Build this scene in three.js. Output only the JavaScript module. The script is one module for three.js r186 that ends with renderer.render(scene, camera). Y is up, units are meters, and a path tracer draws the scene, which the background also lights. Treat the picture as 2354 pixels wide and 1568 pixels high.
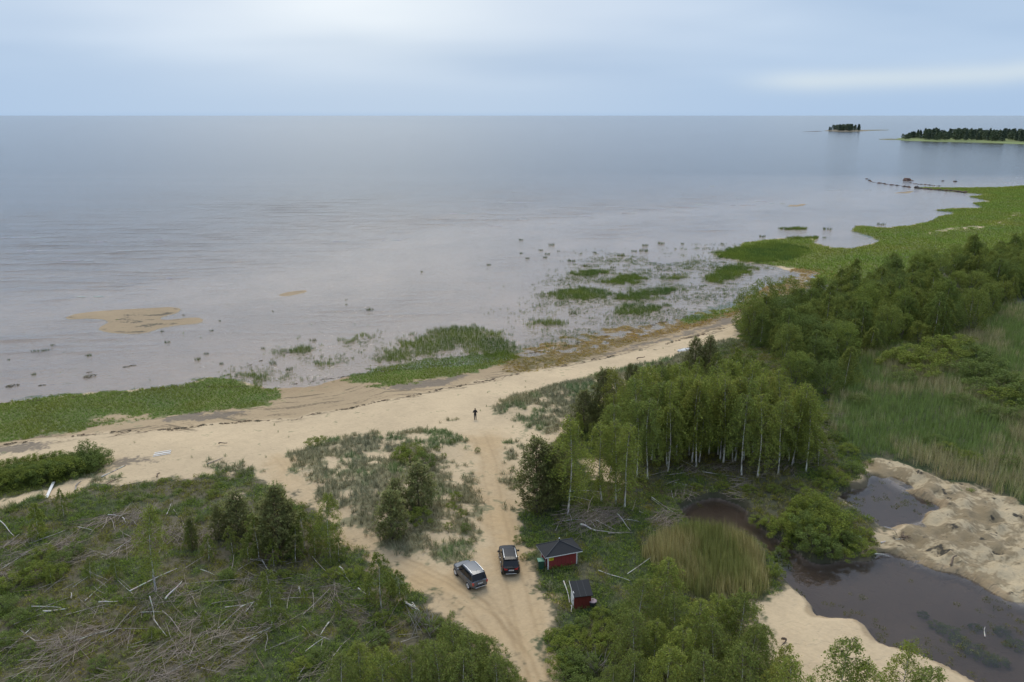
import * as THREE from 'three';
import { MarchingCubes } from 'three/addons/objects/MarchingCubes.js';
import { RoundedBoxGeometry } from 'three/addons/geometries/RoundedBoxGeometry.js';

// ---------------------------------------------------------------- camera, sky, sun, exposure
const scene = new THREE.Scene();
const FOCAL = 1831, CX = 1177, CY = 784;            // photograph measured at 2354 x 1568
const EYE = 42.5;                                   // drone height over the sea, metres
const PITCH = Math.atan((CY - 263) / FOCAL);
const camera = new THREE.PerspectiveCamera(2 * Math.atan(CY / FOCAL) * 180 / Math.PI, 1024 / 682, 1, 90000);
camera.position.set(0, EYE, 0);
camera.rotation.set(-PITCH, 0, 0);
scene.add(camera);

const renderer = new THREE.WebGLRenderer({ antialias: true });
renderer.toneMapping = THREE.LinearToneMapping;
renderer.toneMappingExposure = 1.07;
renderer.shadowMap.enabled = true;

const RAD = Math.PI / 180;
const SUN_AZ = -11 * RAD, SUN_EL = 53 * RAD;        // ahead of the camera, behind thin cloud
const sunDir = new THREE.Vector3(Math.sin(SUN_AZ) * Math.cos(SUN_EL), Math.sin(SUN_EL), -Math.cos(SUN_AZ) * Math.cos(SUN_EL));
const sun = new THREE.DirectionalLight(new THREE.Color(1, 0.92, 0.76), 1.5);
sun.position.copy(sunDir).multiplyScalar(400).add(new THREE.Vector3(0, 0, -110));
sun.target.position.set(0, 0, -110);
sun.castShadow = true; sun.shadow.radius = 56; sun.shadow.mapSize.set(4096, 4096);
Object.assign(sun.shadow.camera, { left: -160, right: 160, top: 160, bottom: -160, near: 1, far: 900 });
scene.add(sun, sun.target);

// ---------------------------------------------------------------- random numbers and noise
function rng(seed) { let a = seed >>> 0; return () => { a = (a + 0x6D2B79F5) | 0; let t = Math.imul(a ^ (a >>> 15), 1 | a); t = (t + Math.imul(t ^ (t >>> 7), 61 | t)) ^ t; return ((t ^ (t >>> 14)) >>> 0) / 4294967296; }; }
const NT = 512, NP = 64;                             // noise table: 64 cells a side, then it repeats
function noiseTable(seed) {
  const r = rng(seed), out = new Float32Array(NT * NT); let amp = 1, sum = 0;
  for (let o = 0; o < 4; o++) {
    const n = NP << o > NT ? NT : NP << o, lat = new Float32Array(n * n).map(() => r()), s = n / NT;
    for (let j = 0; j < NT; j++) for (let i = 0; i < NT; i++) {
      const x = i * s, y = j * s, x0 = x | 0, y0 = y | 0; let fx = x - x0, fy = y - y0; fx = fx * fx * (3 - 2 * fx); fy = fy * fy * (3 - 2 * fy);
      const x1 = (x0 + 1) % n, y1 = (y0 + 1) % n, a = lat[y0 * n + x0], b = lat[y0 * n + x1], c = lat[y1 * n + x0], d = lat[y1 * n + x1];
      out[j * NT + i] += amp * (a + (b - a) * fx + (c - a) * fy + (a - b - c + d) * fx * fy);
    }
    sum += amp; amp *= 0.55;
  }
  for (let k = 0; k < out.length; k++) out[k] = Math.min(1, Math.max(0, (out[k] / sum - 0.5) * 1.75 + 0.5));
  return out;
}
const TABLES = [noiseTable(11), noiseTable(23), noiseTable(37)];
function nz(x, z, f, t = 0) {                        // 0..1, mean 0.5; f = cells per metre
  const T = TABLES[t], k = f * (NT / NP); let u = x * k, v = z * k;
  let i = Math.floor(u), j = Math.floor(v); u -= i; v -= j; i &= 511; j &= 511;
  const i1 = (i + 1) & 511, j0 = j << 9, j1 = ((j + 1) & 511) << 9, a = T[j0 + i], b = T[j0 + i1], c = T[j1 + i], d = T[j1 + i1];
  return a + (b - a) * u + (c - a) * v + (a - b - c + d) * u * v;
}
const clamp = (x, a = 0, b = 1) => x < a ? a : x > b ? b : x;
const smooth = (a, b, x) => { x = clamp((x - a) / (b - a)); return x * x * (3 - 2 * x); };
const mix = (a, b, t) => a + (b - a) * t;

// ---------------------------------------------------------------- sky: thin overcast, sun behind cloud
{
  const w = 1440, h = 720, data = new Float32Array(w * h * 4);
  for (let j = 0; j < h; j++) for (let i = 0; i < w; i++) {
    const el = ((j + 0.5) / h - 0.5) * Math.PI, ang = ((i + 0.5) / w - 0.5) * 2 * Math.PI;
    const d = [Math.cos(el) * Math.cos(ang), Math.sin(el), Math.cos(el) * Math.sin(ang)];
    const e = Math.max(0, el / RAD), az = Math.atan2(d[0], -d[2]) / RAD;
    const toSun = Math.acos(clamp(d[0] * sunDir.x + d[1] * sunDir.y + d[2] * sunDir.z, -1, 1)) / RAD;
    // cloud sheet seen at a slant: coordinates on a plane far overhead
    const px = d[0] / (Math.max(d[1], 0) + 0.12), pz = d[2] / (Math.max(d[1], 0) + 0.12);
    const c1 = nz(px + 40, pz + 13, 0.55, 0), c2 = nz(px * 0.6 + 7, pz * 1.5, 1.6, 1), c3 = nz(px + 9, pz, 0.23, 2);
    const up = smooth(0, 42, e), lit = Math.exp(-Math.pow((az + 8) / 20, 2)), mid = smooth(0, 9, e);
    let r = mix(mix(0.385, 0.455, lit), mix(0.43, 0.60, lit), mid), g = mix(mix(0.525, 0.575, lit), mix(0.56, 0.68, lit), mid), b = mix(mix(0.72, 0.73, lit), mix(0.725, 0.79, lit), mid);
    r = mix(r, 0.64, up); g = mix(g, 0.77, up); b = mix(b, 1.0, up);
    const cloud = (c1 - 0.5) * 0.30 + (c2 - 0.5) * 0.09 + (c3 - 0.5) * 0.22;
    const soft = smooth(0.2, 5, e);
    r *= 1 + cloud * 1.0 * soft; g *= 1 + cloud * 0.72 * soft; b *= 1 + cloud * 0.42 * soft;
    const veil = Math.exp(-Math.pow(toSun / 31, 2)) * 0.85 + Math.exp(-Math.pow(toSun / 15, 2)) * 0.7;
    r += veil * 0.50; g += veil * 0.42; b += veil * 0.30;
    // the veil of lit cloud reaching down to the sea under the sun
    const shaft = Math.exp(-Math.pow((az + 9) / 11, 2)) * smooth(0.5, 7.5, e) * (1 - smooth(9, 26, e));
    r += shaft * 0.21; g += shaft * 0.185; b += shaft * 0.115;
    // long bright gap low over the sea, broken by noise
    const gap = Math.exp(-Math.pow((e - 2.5 - (nz(az, 3, 0.05, 1) - 0.5) * 1.2) / 0.62, 2)) * smooth(0.5, 0.9, nz(az + 15.5, 9, 0.02, 2) * 0.35 + smooth(6, 30, az) * (1 - smooth(50, 90, az)));
    r += gap * 0.17; g += gap * 0.13; b += gap * 0.03;
    const k = (j * w + i) * 4; data[k] = r; data[k + 1] = g; data[k + 2] = b; data[k + 3] = 1;
  }
  const sky = new THREE.DataTexture(data, w, h, THREE.RGBAFormat, THREE.FloatType);
  sky.mapping = THREE.EquirectangularReflectionMapping; sky.magFilter = THREE.LinearFilter; sky.needsUpdate = true;
  scene.background = sky; scene.environment = sky;
}

// ---------------------------------------------------------------- pixels of the photograph to places on the ground
const CP = Math.cos(PITCH), SP = Math.sin(PITCH);
function W(u, v, y = 0.4) {                          // where the sight line through (u, v) meets the level y
  const a = (u - CX) / FOCAL, b = -(v - CY) / FOCAL, dy = b * CP - SP, dz = -b * SP - CP, t = (y - EYE) / dy;
  return [a * t, dz * t];
}
function pix(x, y, z) {                              // and back
  const d = -(z * CP + (y - EYE) * SP), up = (y - EYE) * CP - z * SP;
  return [CX + FOCAL * x / d, CY - FOCAL * up / d, d];
}

// ---------------------------------------------------------------- naming
const taken = new Map();
function numbered(name) { const n = taken.get(name) ?? 0; taken.set(name, n + 1); return n ? `${name}_${String(n).padStart(3, '0')}` : name; }
function add(o, name, label, category, group) { o.name = numbered(name); o.userData = { label, category }; if (group) o.userData.group = group; scene.add(o); return o; }
function special(o, name, kind, label, category) { o.name = numbered(name); o.userData = { kind, label, category }; scene.add(o); return o; }
function part(parent, name, geo, mat, label) { const m = new THREE.Mesh(geo, mat); m.name = name; m.castShadow = m.receiveShadow = true; if (label) m.userData = { label }; parent.add(m); return m; }
const lin = (r, g, b) => new THREE.Color().setRGB(r, g, b);
const std = (r, g, b, rough = 0.9, more = {}) => new THREE.MeshStandardMaterial({ color: lin(r, g, b), roughness: rough, ...more });

// ---------------------------------------------------------------- zones of the ground, drawn on a grid in world metres
const GX0 = -130, GX1 = 350, GZ0 = -566, GZ1 = -36, CELL = 0.4, GW = Math.round((GX1 - GX0) / CELL), GH = Math.round((GZ1 - GZ0) / CELL);
const newMask = () => new Float32Array(GW * GH);
function fill(mask, pts, value = 1, y = 0.4) {
  const p = pts.map(([u, v]) => { const [x, z] = W(u, v, y); return [(x - GX0) / CELL - 0.5, (z - GZ0) / CELL - 0.5]; });
  let lo = Infinity, hi = -Infinity; for (const q of p) { lo = Math.min(lo, q[1]); hi = Math.max(hi, q[1]); }
  for (let j = Math.max(0, Math.ceil(lo)); j <= Math.min(GH - 1, Math.floor(hi)); j++) {
    const xs = [];
    for (let k = 0; k < p.length; k++) { const a = p[k], b = p[(k + 1) % p.length]; if ((a[1] <= j) !== (b[1] <= j)) xs.push(a[0] + (j - a[1]) / (b[1] - a[1]) * (b[0] - a[0])); }
    xs.sort((a, b) => a - b);
    for (let k = 0; k + 1 < xs.length; k += 2) for (let i = Math.max(0, Math.ceil(xs[k])); i <= Math.min(GW - 1, Math.floor(xs[k + 1])); i++) mask[j * GW + i] = value;
  }
  return mask;
}
function blur(m, metres, times = 2) {
  const r = Math.max(1, Math.round(metres / CELL)), tmp = new Float32Array(m.length), n = 2 * r + 1;
  for (let t = 0; t < times; t++) {
    for (let j = 0; j < GH; j++) { let s = 0; const o = j * GW; for (let i = -r; i <= r; i++) s += m[o + clamp(i, 0, GW - 1)]; for (let i = 0; i < GW; i++) { tmp[o + i] = s / n; s += m[o + Math.min(GW - 1, i + r + 1)] - m[o + Math.max(0, i - r)]; } }
    for (let i = 0; i < GW; i++) { let s = 0; for (let j = -r; j <= r; j++) s += tmp[clamp(j, 0, GH - 1) * GW + i]; for (let j = 0; j < GH; j++) { m[j * GW + i] = s / n; s += tmp[Math.min(GH - 1, j + r + 1) * GW + i] - tmp[Math.max(0, j - r) * GW + i]; } }
  }
  return m;
}
function at(m, x, z) {
  let u = (x - GX0) / CELL - 0.5, v = (z - GZ0) / CELL - 0.5; u = clamp(u, 0, GW - 1.001); v = clamp(v, 0, GH - 1.001);
  const i = u | 0, j = v | 0; u -= i; v -= j; const k = j * GW + i, a = m[k], b = m[k + 1], c = m[k + GW], d = m[k + GW + 1];
  return a + (b - a) * u + (c - a) * v + (a - b - c + d) * u * v;
}
function distanceTo(mask, inside) {                  // metres to the nearest cell that is (not) in the mask
  const d = new Float32Array(mask.length), a = CELL, b = CELL * 1.414;
  for (let k = 0; k < d.length; k++) d[k] = (mask[k] > 0.5) === inside ? 0 : 1e4;
  for (let j = 0; j < GH; j++) for (let i = 0; i < GW; i++) { const k = j * GW + i; let q = d[k]; if (i) q = Math.min(q, d[k - 1] + a); if (j) { q = Math.min(q, d[k - GW] + a); if (i) q = Math.min(q, d[k - GW - 1] + b); if (i < GW - 1) q = Math.min(q, d[k - GW + 1] + b); } d[k] = q; }
  for (let j = GH - 1; j >= 0; j--) for (let i = GW - 1; i >= 0; i--) { const k = j * GW + i; let q = d[k]; if (i < GW - 1) q = Math.min(q, d[k + 1] + a); if (j < GH - 1) { q = Math.min(q, d[k + GW] + a); if (i) q = Math.min(q, d[k + GW - 1] + b); if (i < GW - 1) q = Math.min(q, d[k + GW + 1] + b); } d[k] = q; }
  return d;
}
const FAR_MARSH = [[1640, 585], [1700, 570], [1706, 557], [1789, 548], [1884, 548], [1863, 556], [1914, 569], [1964, 570], [2023, 554], [1991, 539], [1958, 530], [1970, 517], [2041, 523], [2109, 515], [2145, 506], [2160, 495], [2193, 492], [2190, 487], [2145, 483], [2190, 478], [2261, 478], [2234, 465], [2279, 463], [2225, 451], [2266, 447], [2204, 441], [2100, 431.5], [2110, 430], [2190, 431], [2299, 430], [2354, 426], [2460, 424]];
const LAND = [[-900, 1060], [-300, 962], [0, 925], [200, 902], [420, 886], [480, 866], [540, 872], [620, 893], [720, 888], [800, 864], [900, 852], [1000, 846], [1100, 836], [1190, 824], [1290, 806], [1400, 782], [1500, 757], [1600, 728], [1680, 705], [1730, 672], [1790, 650], [1830, 632], [1780, 610], [1700, 600], ...FAR_MARSH, [2700, 424], [2700, 2600], [-900, 2600]];
const land = fill(newMask(), LAND, 1, 0.05);
const marsh = newMask(), reedy = newMask(), flats = newMask(), wet = newMask(), dune = newMask(), heath = newMask(), floor = newMask(), meadow = newMask(), reedPatch = newMask(), pond = newMask(), mounds = newMask(), bare = newMask(), peat = newMask(), bars = newMask(), lagoon = newMask(), track = newMask(), grassy = newMask(), litter = newMask(), sparse = newMask();
fill(sparse, [[1180, 790], [1200, 740], [1250, 660], [1300, 620], [1420, 580], [1640, 572], [1770, 620], [1740, 660], [1640, 710], [1500, 745], [1300, 800]], 1, 0); fill(sparse, [[640, 830], [660, 790], [720, 772], [880, 765], [900, 800], [1080, 800], [1180, 800], [1180, 825], [900, 850], [740, 870], [560, 885], [540, 850]], 1, 0);
fill(marsh, [[-300, 965], [0, 920], [60, 910], [160, 903], [300, 893], [420, 882], [480, 860], [530, 862], [560, 880], [648, 893], [630, 915], [600, 932], [480, 942], [350, 960], [250, 975], [200, 990], [130, 1003], [0, 1018], [-300, 1050]]);
fill(marsh, [[205, 952], [300, 946], [350, 958], [250, 972], [205, 968]], 0.1); fill(marsh, [[60, 987], [150, 980], [190, 985], [120, 997], [60, 996]], 0.2);
fill(marsh, [[780, 866], [860, 842], [940, 826], [1050, 816], [1180, 800], [1192, 815], [1140, 840], [1060, 856], [960, 872], [900, 886], [830, 878]]);
fill(marsh, [...FAR_MARSH, [2700, 424], [2700, 545], [2354, 578], [2100, 628], [1960, 652], [1860, 655], [1880, 620], [1760, 605]]);
fill(marsh, [[2190, 520], [2260, 518], [2300, 505], [2354, 470], [2354, 490], [2300, 520], [2260, 528], [2160, 535], [2130, 541], [2110, 536]], 0.4);
fill(marsh, [[1560, 735], [1620, 708], [1690, 690], [1720, 700], [1640, 728], [1580, 742]]);
// tall reeds growing in the shallows
for (const p of [
  [[868, 826], [930, 785], [1000, 757], [1110, 750], [1160, 778], [1186, 800], [1120, 796], [1060, 800], [1010, 812], [900, 834]],
  [[643, 806], [680, 797], [720, 797], [715, 808], [660, 814]], [[786, 784], [820, 774], [858, 770], [855, 778], [800, 790]], [[735, 838], [775, 822], [770, 840], [750, 848]], [[1060, 800], [1185, 798], [1190, 815], [1100, 822]],
  [[1303, 630], [1340, 624], [1385, 620], [1402, 628], [1345, 635]], [[1255, 676], [1310, 662], [1400, 667], [1398, 684], [1350, 690], [1270, 682]],
  [[1425, 676], [1480, 663], [1570, 663], [1562, 673], [1480, 690], [1420, 692]], [[1405, 712], [1450, 700], [1530, 699], [1510, 716], [1415, 730]], [[1205, 750], [1240, 735], [1298, 737], [1280, 752]],
  [[1612, 644], [1650, 616], [1706, 608], [1730, 618], [1700, 640], [1650, 656]], [[1380, 650], [1420, 634], [1480, 634], [1470, 652], [1430, 656]], [[1480, 646], [1520, 640], [1518, 646]], [[1530, 640], [1570, 630], [1570, 636], [1545, 655]], [[545, 860], [600, 858], [640, 878], [600, 882], [560, 872]], [[1640, 585], [1700, 570], [1800, 560], [1860, 575], [1820, 600], [1740, 606], [1690, 596]],
  [[1800, 526], [1848, 524], [1848, 528], [1802, 529]], [[2060, 512], [2100, 506], [2112, 511], [2080, 514]], [[1810, 548], [1884, 545], [1884, 549], [1815, 552]], [[2148, 484], [2190, 480], [2190, 484]], [[640, 872], [600, 862], [560, 868], [590, 880]]]) fill(reedy, p, 1, 0);
fill(flats, [[1160, 835], [1200, 800], [1250, 775], [1330, 768], [1420, 745], [1540, 738], [1640, 712], [1700, 688], [1740, 655], [1790, 630], [1860, 615], [1930, 632], [1860, 660], [1760, 690], [1660, 730], [1560, 758], [1400, 800], [1280, 838], [1170, 862]], 1, 0);
fill(wet, [[-400, 1000], [0, 925], [420, 886], [620, 888], [800, 860], [1190, 815], [1400, 770], [1600, 720], [1700, 690], [1720, 735], [1683, 747], [1569, 777], [1404, 817], [1165, 861], [1085, 881], [1017, 893], [894, 920], [806, 937], [705, 957], [617, 967], [552, 972], [400, 990], [200, 1004], [0, 1028], [-400, 1060]]);
fill(litter, [[380, 962], [480, 948], [600, 938], [560, 955], [430, 972], [370, 975]]); fill(litter, [[-60, 1040], [40, 1028], [110, 1020], [120, 1032], [40, 1048], [-60, 1060]]); fill(litter, [[1150, 862], [1280, 838], [1400, 806], [1560, 764], [1700, 722], [1690, 738], [1560, 772], [1400, 812], [1240, 850]]); fill(litter, [[860, 886], [960, 874], [1060, 858], [1100, 856], [1020, 880], [900, 895]]); fill(litter, [[265, 1062], [285, 1060], [330, 1068], [360, 1072], [340, 1080], [280, 1082]]); fill(litter, [[360, 1050], [392, 1046], [385, 1056]]);
fill(dune, [[670, 1040], [760, 1010], [850, 990], [900, 1000], [950, 980], [1040, 990], [1075, 1030], [1080, 1060], [1102, 1130], [1100, 1180], [1092, 1250], [1105, 1290], [1062, 1300], [1040, 1322], [980, 1292], [900, 1272], [860, 1232], [790, 1192], [740, 1152], [690, 1112], [665, 1080]], 1, 1.2);
for (const p of [[[745, 1065], [775, 1060], [800, 1085], [790, 1100], [750, 1100]], [[840, 1045], [880, 1040], [900, 1065], [850, 1075]], [[1000, 1050], [1080, 1040], [1105, 1100], [1060, 1120], [1010, 1090]], [[690, 1100], [730, 1110], [720, 1140]], [[1010, 1250], [1050, 1240], [1060, 1290], [1020, 1290]], [[930, 1005], [990, 1010], [980, 1030], [930, 1025]]]) fill(dune, p, 0.3, 1.2);
fill(dune, [[1125, 932], [1200, 903], [1300, 878], [1400, 848], [1560, 812], [1690, 765], [1730, 790], [1600, 835], [1540, 855], [1440, 890], [1340, 960], [1310, 1000], [1262, 1020], [1215, 985], [1150, 950]], 1, 1.2);
for (const p of [[[1185, 945], [1220, 930], [1250, 960], [1210, 975]], [[1240, 1000], [1275, 985], [1290, 1005], [1255, 1020]], [[1480, 860], [1520, 845], [1530, 860], [1490, 868]]]) fill(dune, p, 0.3, 1.2);
fill(dune, [[955, 968], [985, 955], [1040, 955], [1072, 962], [1060, 972], [1000, 965], [965, 975]], 0.55, 1);
fill(dune, [[1158, 1030], [1185, 1005], [1205, 1040], [1190, 1100], [1215, 1220], [1200, 1245], [1180, 1210], [1152, 1090]], 0.62, 1);
fill(dune, [[480, 1060], [570, 1048], [612, 1075], [606, 1100], [560, 1092], [470, 1095]], 0.7, 1); fill(dune, [[-80, 1180], [20, 1150], [150, 1128], [160, 1140], [60, 1165], [-80, 1215]], 0.65, 1); fill(dune, [[150, 1100], [250, 1085], [300, 1105], [340, 1120], [200, 1125]], 0.5, 1);
fill(dune, [[1232, 1330], [1258, 1345], [1275, 1420], [1262, 1500], [1290, 1568], [1262, 1568], [1240, 1500], [1245, 1420]], 0.5, 1); fill(dune, [[380, 1030], [420, 1030], [410, 1050], [385, 1050]], 0.4, 1);
fill(heath, [[-500, 1290], [-80, 1200], [60, 1158], [200, 1125], [340, 1112], [440, 1100], [560, 1085], [620, 1112], [700, 1162], [770, 1222], [860, 1292], [920, 1342], [980, 1392], [1060, 1440], [1130, 1490], [1205, 1568], [1300, 1900], [-500, 2000]], 1, 0.9);
for (const p of [[[525, 1135], [560, 1125], [570, 1150], [535, 1160]], [[495, 1150], [525, 1150], [510, 1165]], [[325, 1128], [345, 1126], [340, 1138]]]) fill(bare, p, 1, 0.9);
fill(grassy, [[-100, 1090], [60, 1075], [190, 1040], [240, 1060], [230, 1085], [140, 1115], [60, 1135], [-100, 1170]], 1, 0.9);
fill(floor, [[1200, 1240], [1196, 1190], [1250, 1120], [1262, 1020], [1310, 1000], [1340, 960], [1440, 890], [1540, 855], [1600, 835], [1700, 780], [1690, 740], [1740, 690], [1860, 655], [1960, 640], [2354, 560], [2700, 540], [2700, 1300], [2354, 1170], [2263, 1133], [2135, 1084], [2023, 1054], [1974, 1060], [2004, 1090], [1918, 1138], [2023, 1217], [2023, 1269], [1948, 1292], [1873, 1299], [1810, 1337], [1825, 1359], [1761, 1371], [1727, 1397], [1735, 1450], [1790, 1568], [1820, 1800], [1300, 1800], [1300, 1568], [1265, 1500], [1276, 1440], [1258, 1380], [1236, 1325], [1222, 1270]], 1, 0.8);
fill(bare, [[1325, 1058], [1372, 1066], [1410, 1082], [1445, 1102], [1440, 1120], [1400, 1118], [1345, 1100]], 1, 0.8); fill(bare, [[1830, 660], [1900, 652], [1890, 640], [1810, 650]], 0.4);
fill(peat, [[1380, 1110], [1450, 1098], [1520, 1110], [1530, 1130], [1470, 1152], [1400, 1145]], 1, 0.8);
fill(peat, [[100, 1400], [300, 1390], [420, 1440], [560, 1450], [540, 1540], [380, 1568], [160, 1568], [60, 1500]], 0.5, 0.8); fill(peat, [[1480, 1050], [1600, 1060], [1800, 1040], [1840, 1070], [1700, 1095], [1560, 1085]], 0.5, 0.8);
fill(meadow, [[1935, 832], [2050, 802], [2200, 780], [2318, 700], [2345, 690], [2700, 640], [2700, 1330], [2354, 1168], [2263, 1136], [2135, 1088], [1985, 1052], [1900, 985], [1925, 900]], 1, 0.8);
fill(reedPatch, [[1478, 1296], [1500, 1262], [1539, 1248], [1580, 1234], [1636, 1230], [1691, 1248], [1746, 1282], [1762, 1328], [1757, 1372], [1732, 1391], [1636, 1404], [1575, 1382], [1515, 1330]], 1, 0.4);
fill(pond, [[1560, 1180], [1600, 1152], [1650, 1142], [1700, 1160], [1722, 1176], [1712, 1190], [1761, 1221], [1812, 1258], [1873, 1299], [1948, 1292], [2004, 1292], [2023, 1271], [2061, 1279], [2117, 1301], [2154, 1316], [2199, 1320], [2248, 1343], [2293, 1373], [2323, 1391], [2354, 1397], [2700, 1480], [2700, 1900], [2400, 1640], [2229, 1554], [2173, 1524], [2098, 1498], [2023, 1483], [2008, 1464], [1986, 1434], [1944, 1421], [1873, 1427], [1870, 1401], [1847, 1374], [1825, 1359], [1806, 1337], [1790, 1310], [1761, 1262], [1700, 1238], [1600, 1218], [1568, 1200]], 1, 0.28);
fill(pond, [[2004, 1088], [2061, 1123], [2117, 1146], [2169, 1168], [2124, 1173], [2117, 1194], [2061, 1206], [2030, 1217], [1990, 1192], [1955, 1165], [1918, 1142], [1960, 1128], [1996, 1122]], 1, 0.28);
fill(mounds, [[1974, 1056], [2023, 1050], [2079, 1073], [2135, 1082], [2173, 1110], [2210, 1106], [2263, 1129], [2323, 1142], [2354, 1161], [2700, 1290], [2700, 1460], [2354, 1390], [2323, 1385], [2293, 1368], [2248, 1339], [2199, 1316], [2154, 1312], [2117, 1297], [2061, 1275], [2023, 1262], [2020, 1230], [2061, 1210], [2117, 1197], [2124, 1175], [2172, 1170], [2117, 1142], [2061, 1119], [2010, 1088]], 1, 0.6);
for (const p of [[[140, 731], [175, 720], [233, 714], [315, 709], [397, 705], [421, 709], [410, 720], [383, 727], [369, 731], [378, 736], [438, 729], [460, 729], [473, 735], [462, 744], [411, 748], [369, 755], [342, 766], [301, 769], [246, 766], [219, 759], [227, 750], [246, 742], [235, 735], [192, 733], [159, 736]], [[633, 680], [660, 671], [712, 666], [702, 673], [660, 681]], [[1795, 477], [1815, 471], [1858, 468.5], [1848, 474]], [[2055, 444], [2100, 437.5], [2114, 440], [2080, 446]], [[-60, 595], [40, 587.5], [88, 590], [40, 596], [-60, 600]], [[2135, 428], [2150, 427], [2150, 429]]]) fill(bars, p, 1, 0);
fill(lagoon, [[-900, 900], [0, 775], [140, 712], [420, 690], [640, 660], [800, 625], [1000, 562], [1250, 522], [1500, 502], [1800, 474], [2050, 442], [2200, 430], [2700, 426], [2700, 2000], [-900, 2000]], 1, 0);
fill(track, [[1210, 1568], [1150, 1500], [1060, 1432], [980, 1390], [920, 1335], [800, 1242], [720, 1172], [640, 1110], [600, 1055], [650, 1045], [680, 1110], [790, 1200], [900, 1275], [1010, 1312], [1090, 1355], [1140, 1330], [1120, 1240], [1105, 1150], [1100, 1080], [1080, 1000], [1140, 990], [1160, 1080], [1180, 1180], [1220, 1270], [1255, 1370], [1262, 1420], [1255, 1500], [1285, 1568], [1330, 1800], [1290, 1800]], 1, 1);
const landDist = distanceTo(land, false), seaDist = distanceTo(land, true), barDist = distanceTo(lagoon, true);
for (const [m, r] of [[marsh, 1.6], [reedy, 1.5], [flats, 2.5], [wet, 1.6], [dune, 0.9], [heath, 1], [floor, 1], [meadow, 1.5], [reedPatch, 0.6], [mounds, 0.8], [bare, 0.8], [peat, 2], [bars, 0.8], [track, 1.2], [grassy, 0.8], [litter, 0.9], [sparse, 4]]) blur(m, r);
const pondSoft = blur(pond.slice(), 0.5, 2), lagoonSoft = blur(lagoon.slice(), 5), duneHill = blur(dune.slice(), 2.6), moundHill = blur(mounds.slice(), 1.2), heathLow = blur(heath.slice(), 4), trackSoft = blur(track.slice(), 1.5);

// ---------------------------------------------------------------- heights
const POND_Y = 0.28, height = new Float32Array(GW * GH);
for (let j = 0; j < GH; j++) for (let i = 0; i < GW; i++) {
  const k = j * GW + i, x = GX0 + (i + 0.5) * CELL, z = GZ0 + (j + 0.5) * CELL; let h;
  const n1 = nz(x, z, 0.12), n2 = nz(x, z, 0.5, 1), n3 = nz(x, z, 1.3, 2);
  if (land[k] > 0.5) {
    const d = landDist[k];
    h = 0.02 + Math.min(0.55, d * 0.028) + smooth(8, 40, d) * 0.55;
    h = mix(h, Math.min(h, 0.16 + n2 * 0.06), marsh[k]);
    h += dune[k] * 0.12 * (n2 - 0.3) + duneHill[k] * (1.0 + (n1 - 0.5) * 0.9) * smooth(0.2, 0.9, duneHill[k]) * smooth(4, 14, d);
    h += heathLow[k] * ((n1 - 0.5) * 0.35 - 0.15) + heath[k] * (n2 - 0.5) * 0.16;
    h += floor[k] * ((n1 - 0.5) * 0.3 + (n2 - 0.5) * 0.14);
    h += (n2 - 0.5) * 0.07 + (n3 - 0.5) * 0.035;
    const mh = moundHill[k]; if (mh > 0.01) { const ridge = Math.abs(nz(x * 0.75 + z * 0.5, z * 0.9 - x * 0.4, 0.22, 1) - 0.5) * 2; h = mix(h, 0.1 + mh * (1.15 - ridge * 1.15 + (n2 - 0.5) * 0.8 + (n3 - 0.5) * 0.65), smooth(0.1, 0.5, mh)); }
    h = mix(h, -0.75 - 0.25 * n1, smooth(0.22, 0.72, pondSoft[k] + (n2 - 0.5) * 0.1));
  } else {
    const off = barDist[k], d = seaDist[k];
    const inner = -0.06 - 0.10 * smooth(2, 30, d) + (n1 - 0.5) * 0.16 + (nz(x, z, 0.03, 1) - 0.5) * 0.24;
    const outer = -0.06 - Math.min(1.7, off * 0.0085) + (n1 - 0.5) * 0.10 * smooth(80, 0, off) - 0.10 * Math.sin(off * 0.16 + n1 * 5) * smooth(2, 14, off) * smooth(120, 40, off);
    h = mix(outer, Math.min(-0.03, inner), lagoonSoft[k]);
    h = Math.min(h, -0.012 - 0.012 * Math.min(d, 6) * 0.5);
  }
  h = mix(h, 0.012 + (n2 - 0.5) * 0.13 + (n3 - 0.5) * 0.05, flats[k] * 0.92 * smooth(14, 6, landDist[k]));
  h = mix(h, 0.05 + (n2 - 0.5) * 0.02, smooth(0.3, 0.75, bars[k]));
  height[k] = h;
}
function hAt(x, z) { if (z < GZ0) return mix(at(height, x, GZ0), -3, smooth(0, 60, GZ0 - z)); return at(height, x, z); }
function G(u, v) {                                   // pixel to the terrain: the point of the ground that the photo shows there
  let y = 0.6, p; for (let k = 0; k < 6; k++) { p = W(u, v, y); y = mix(y, hAt(p[0], p[1]), 0.8); }
  return new THREE.Vector3(p[0], hAt(p[0], p[1]), p[1]);
}

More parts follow.
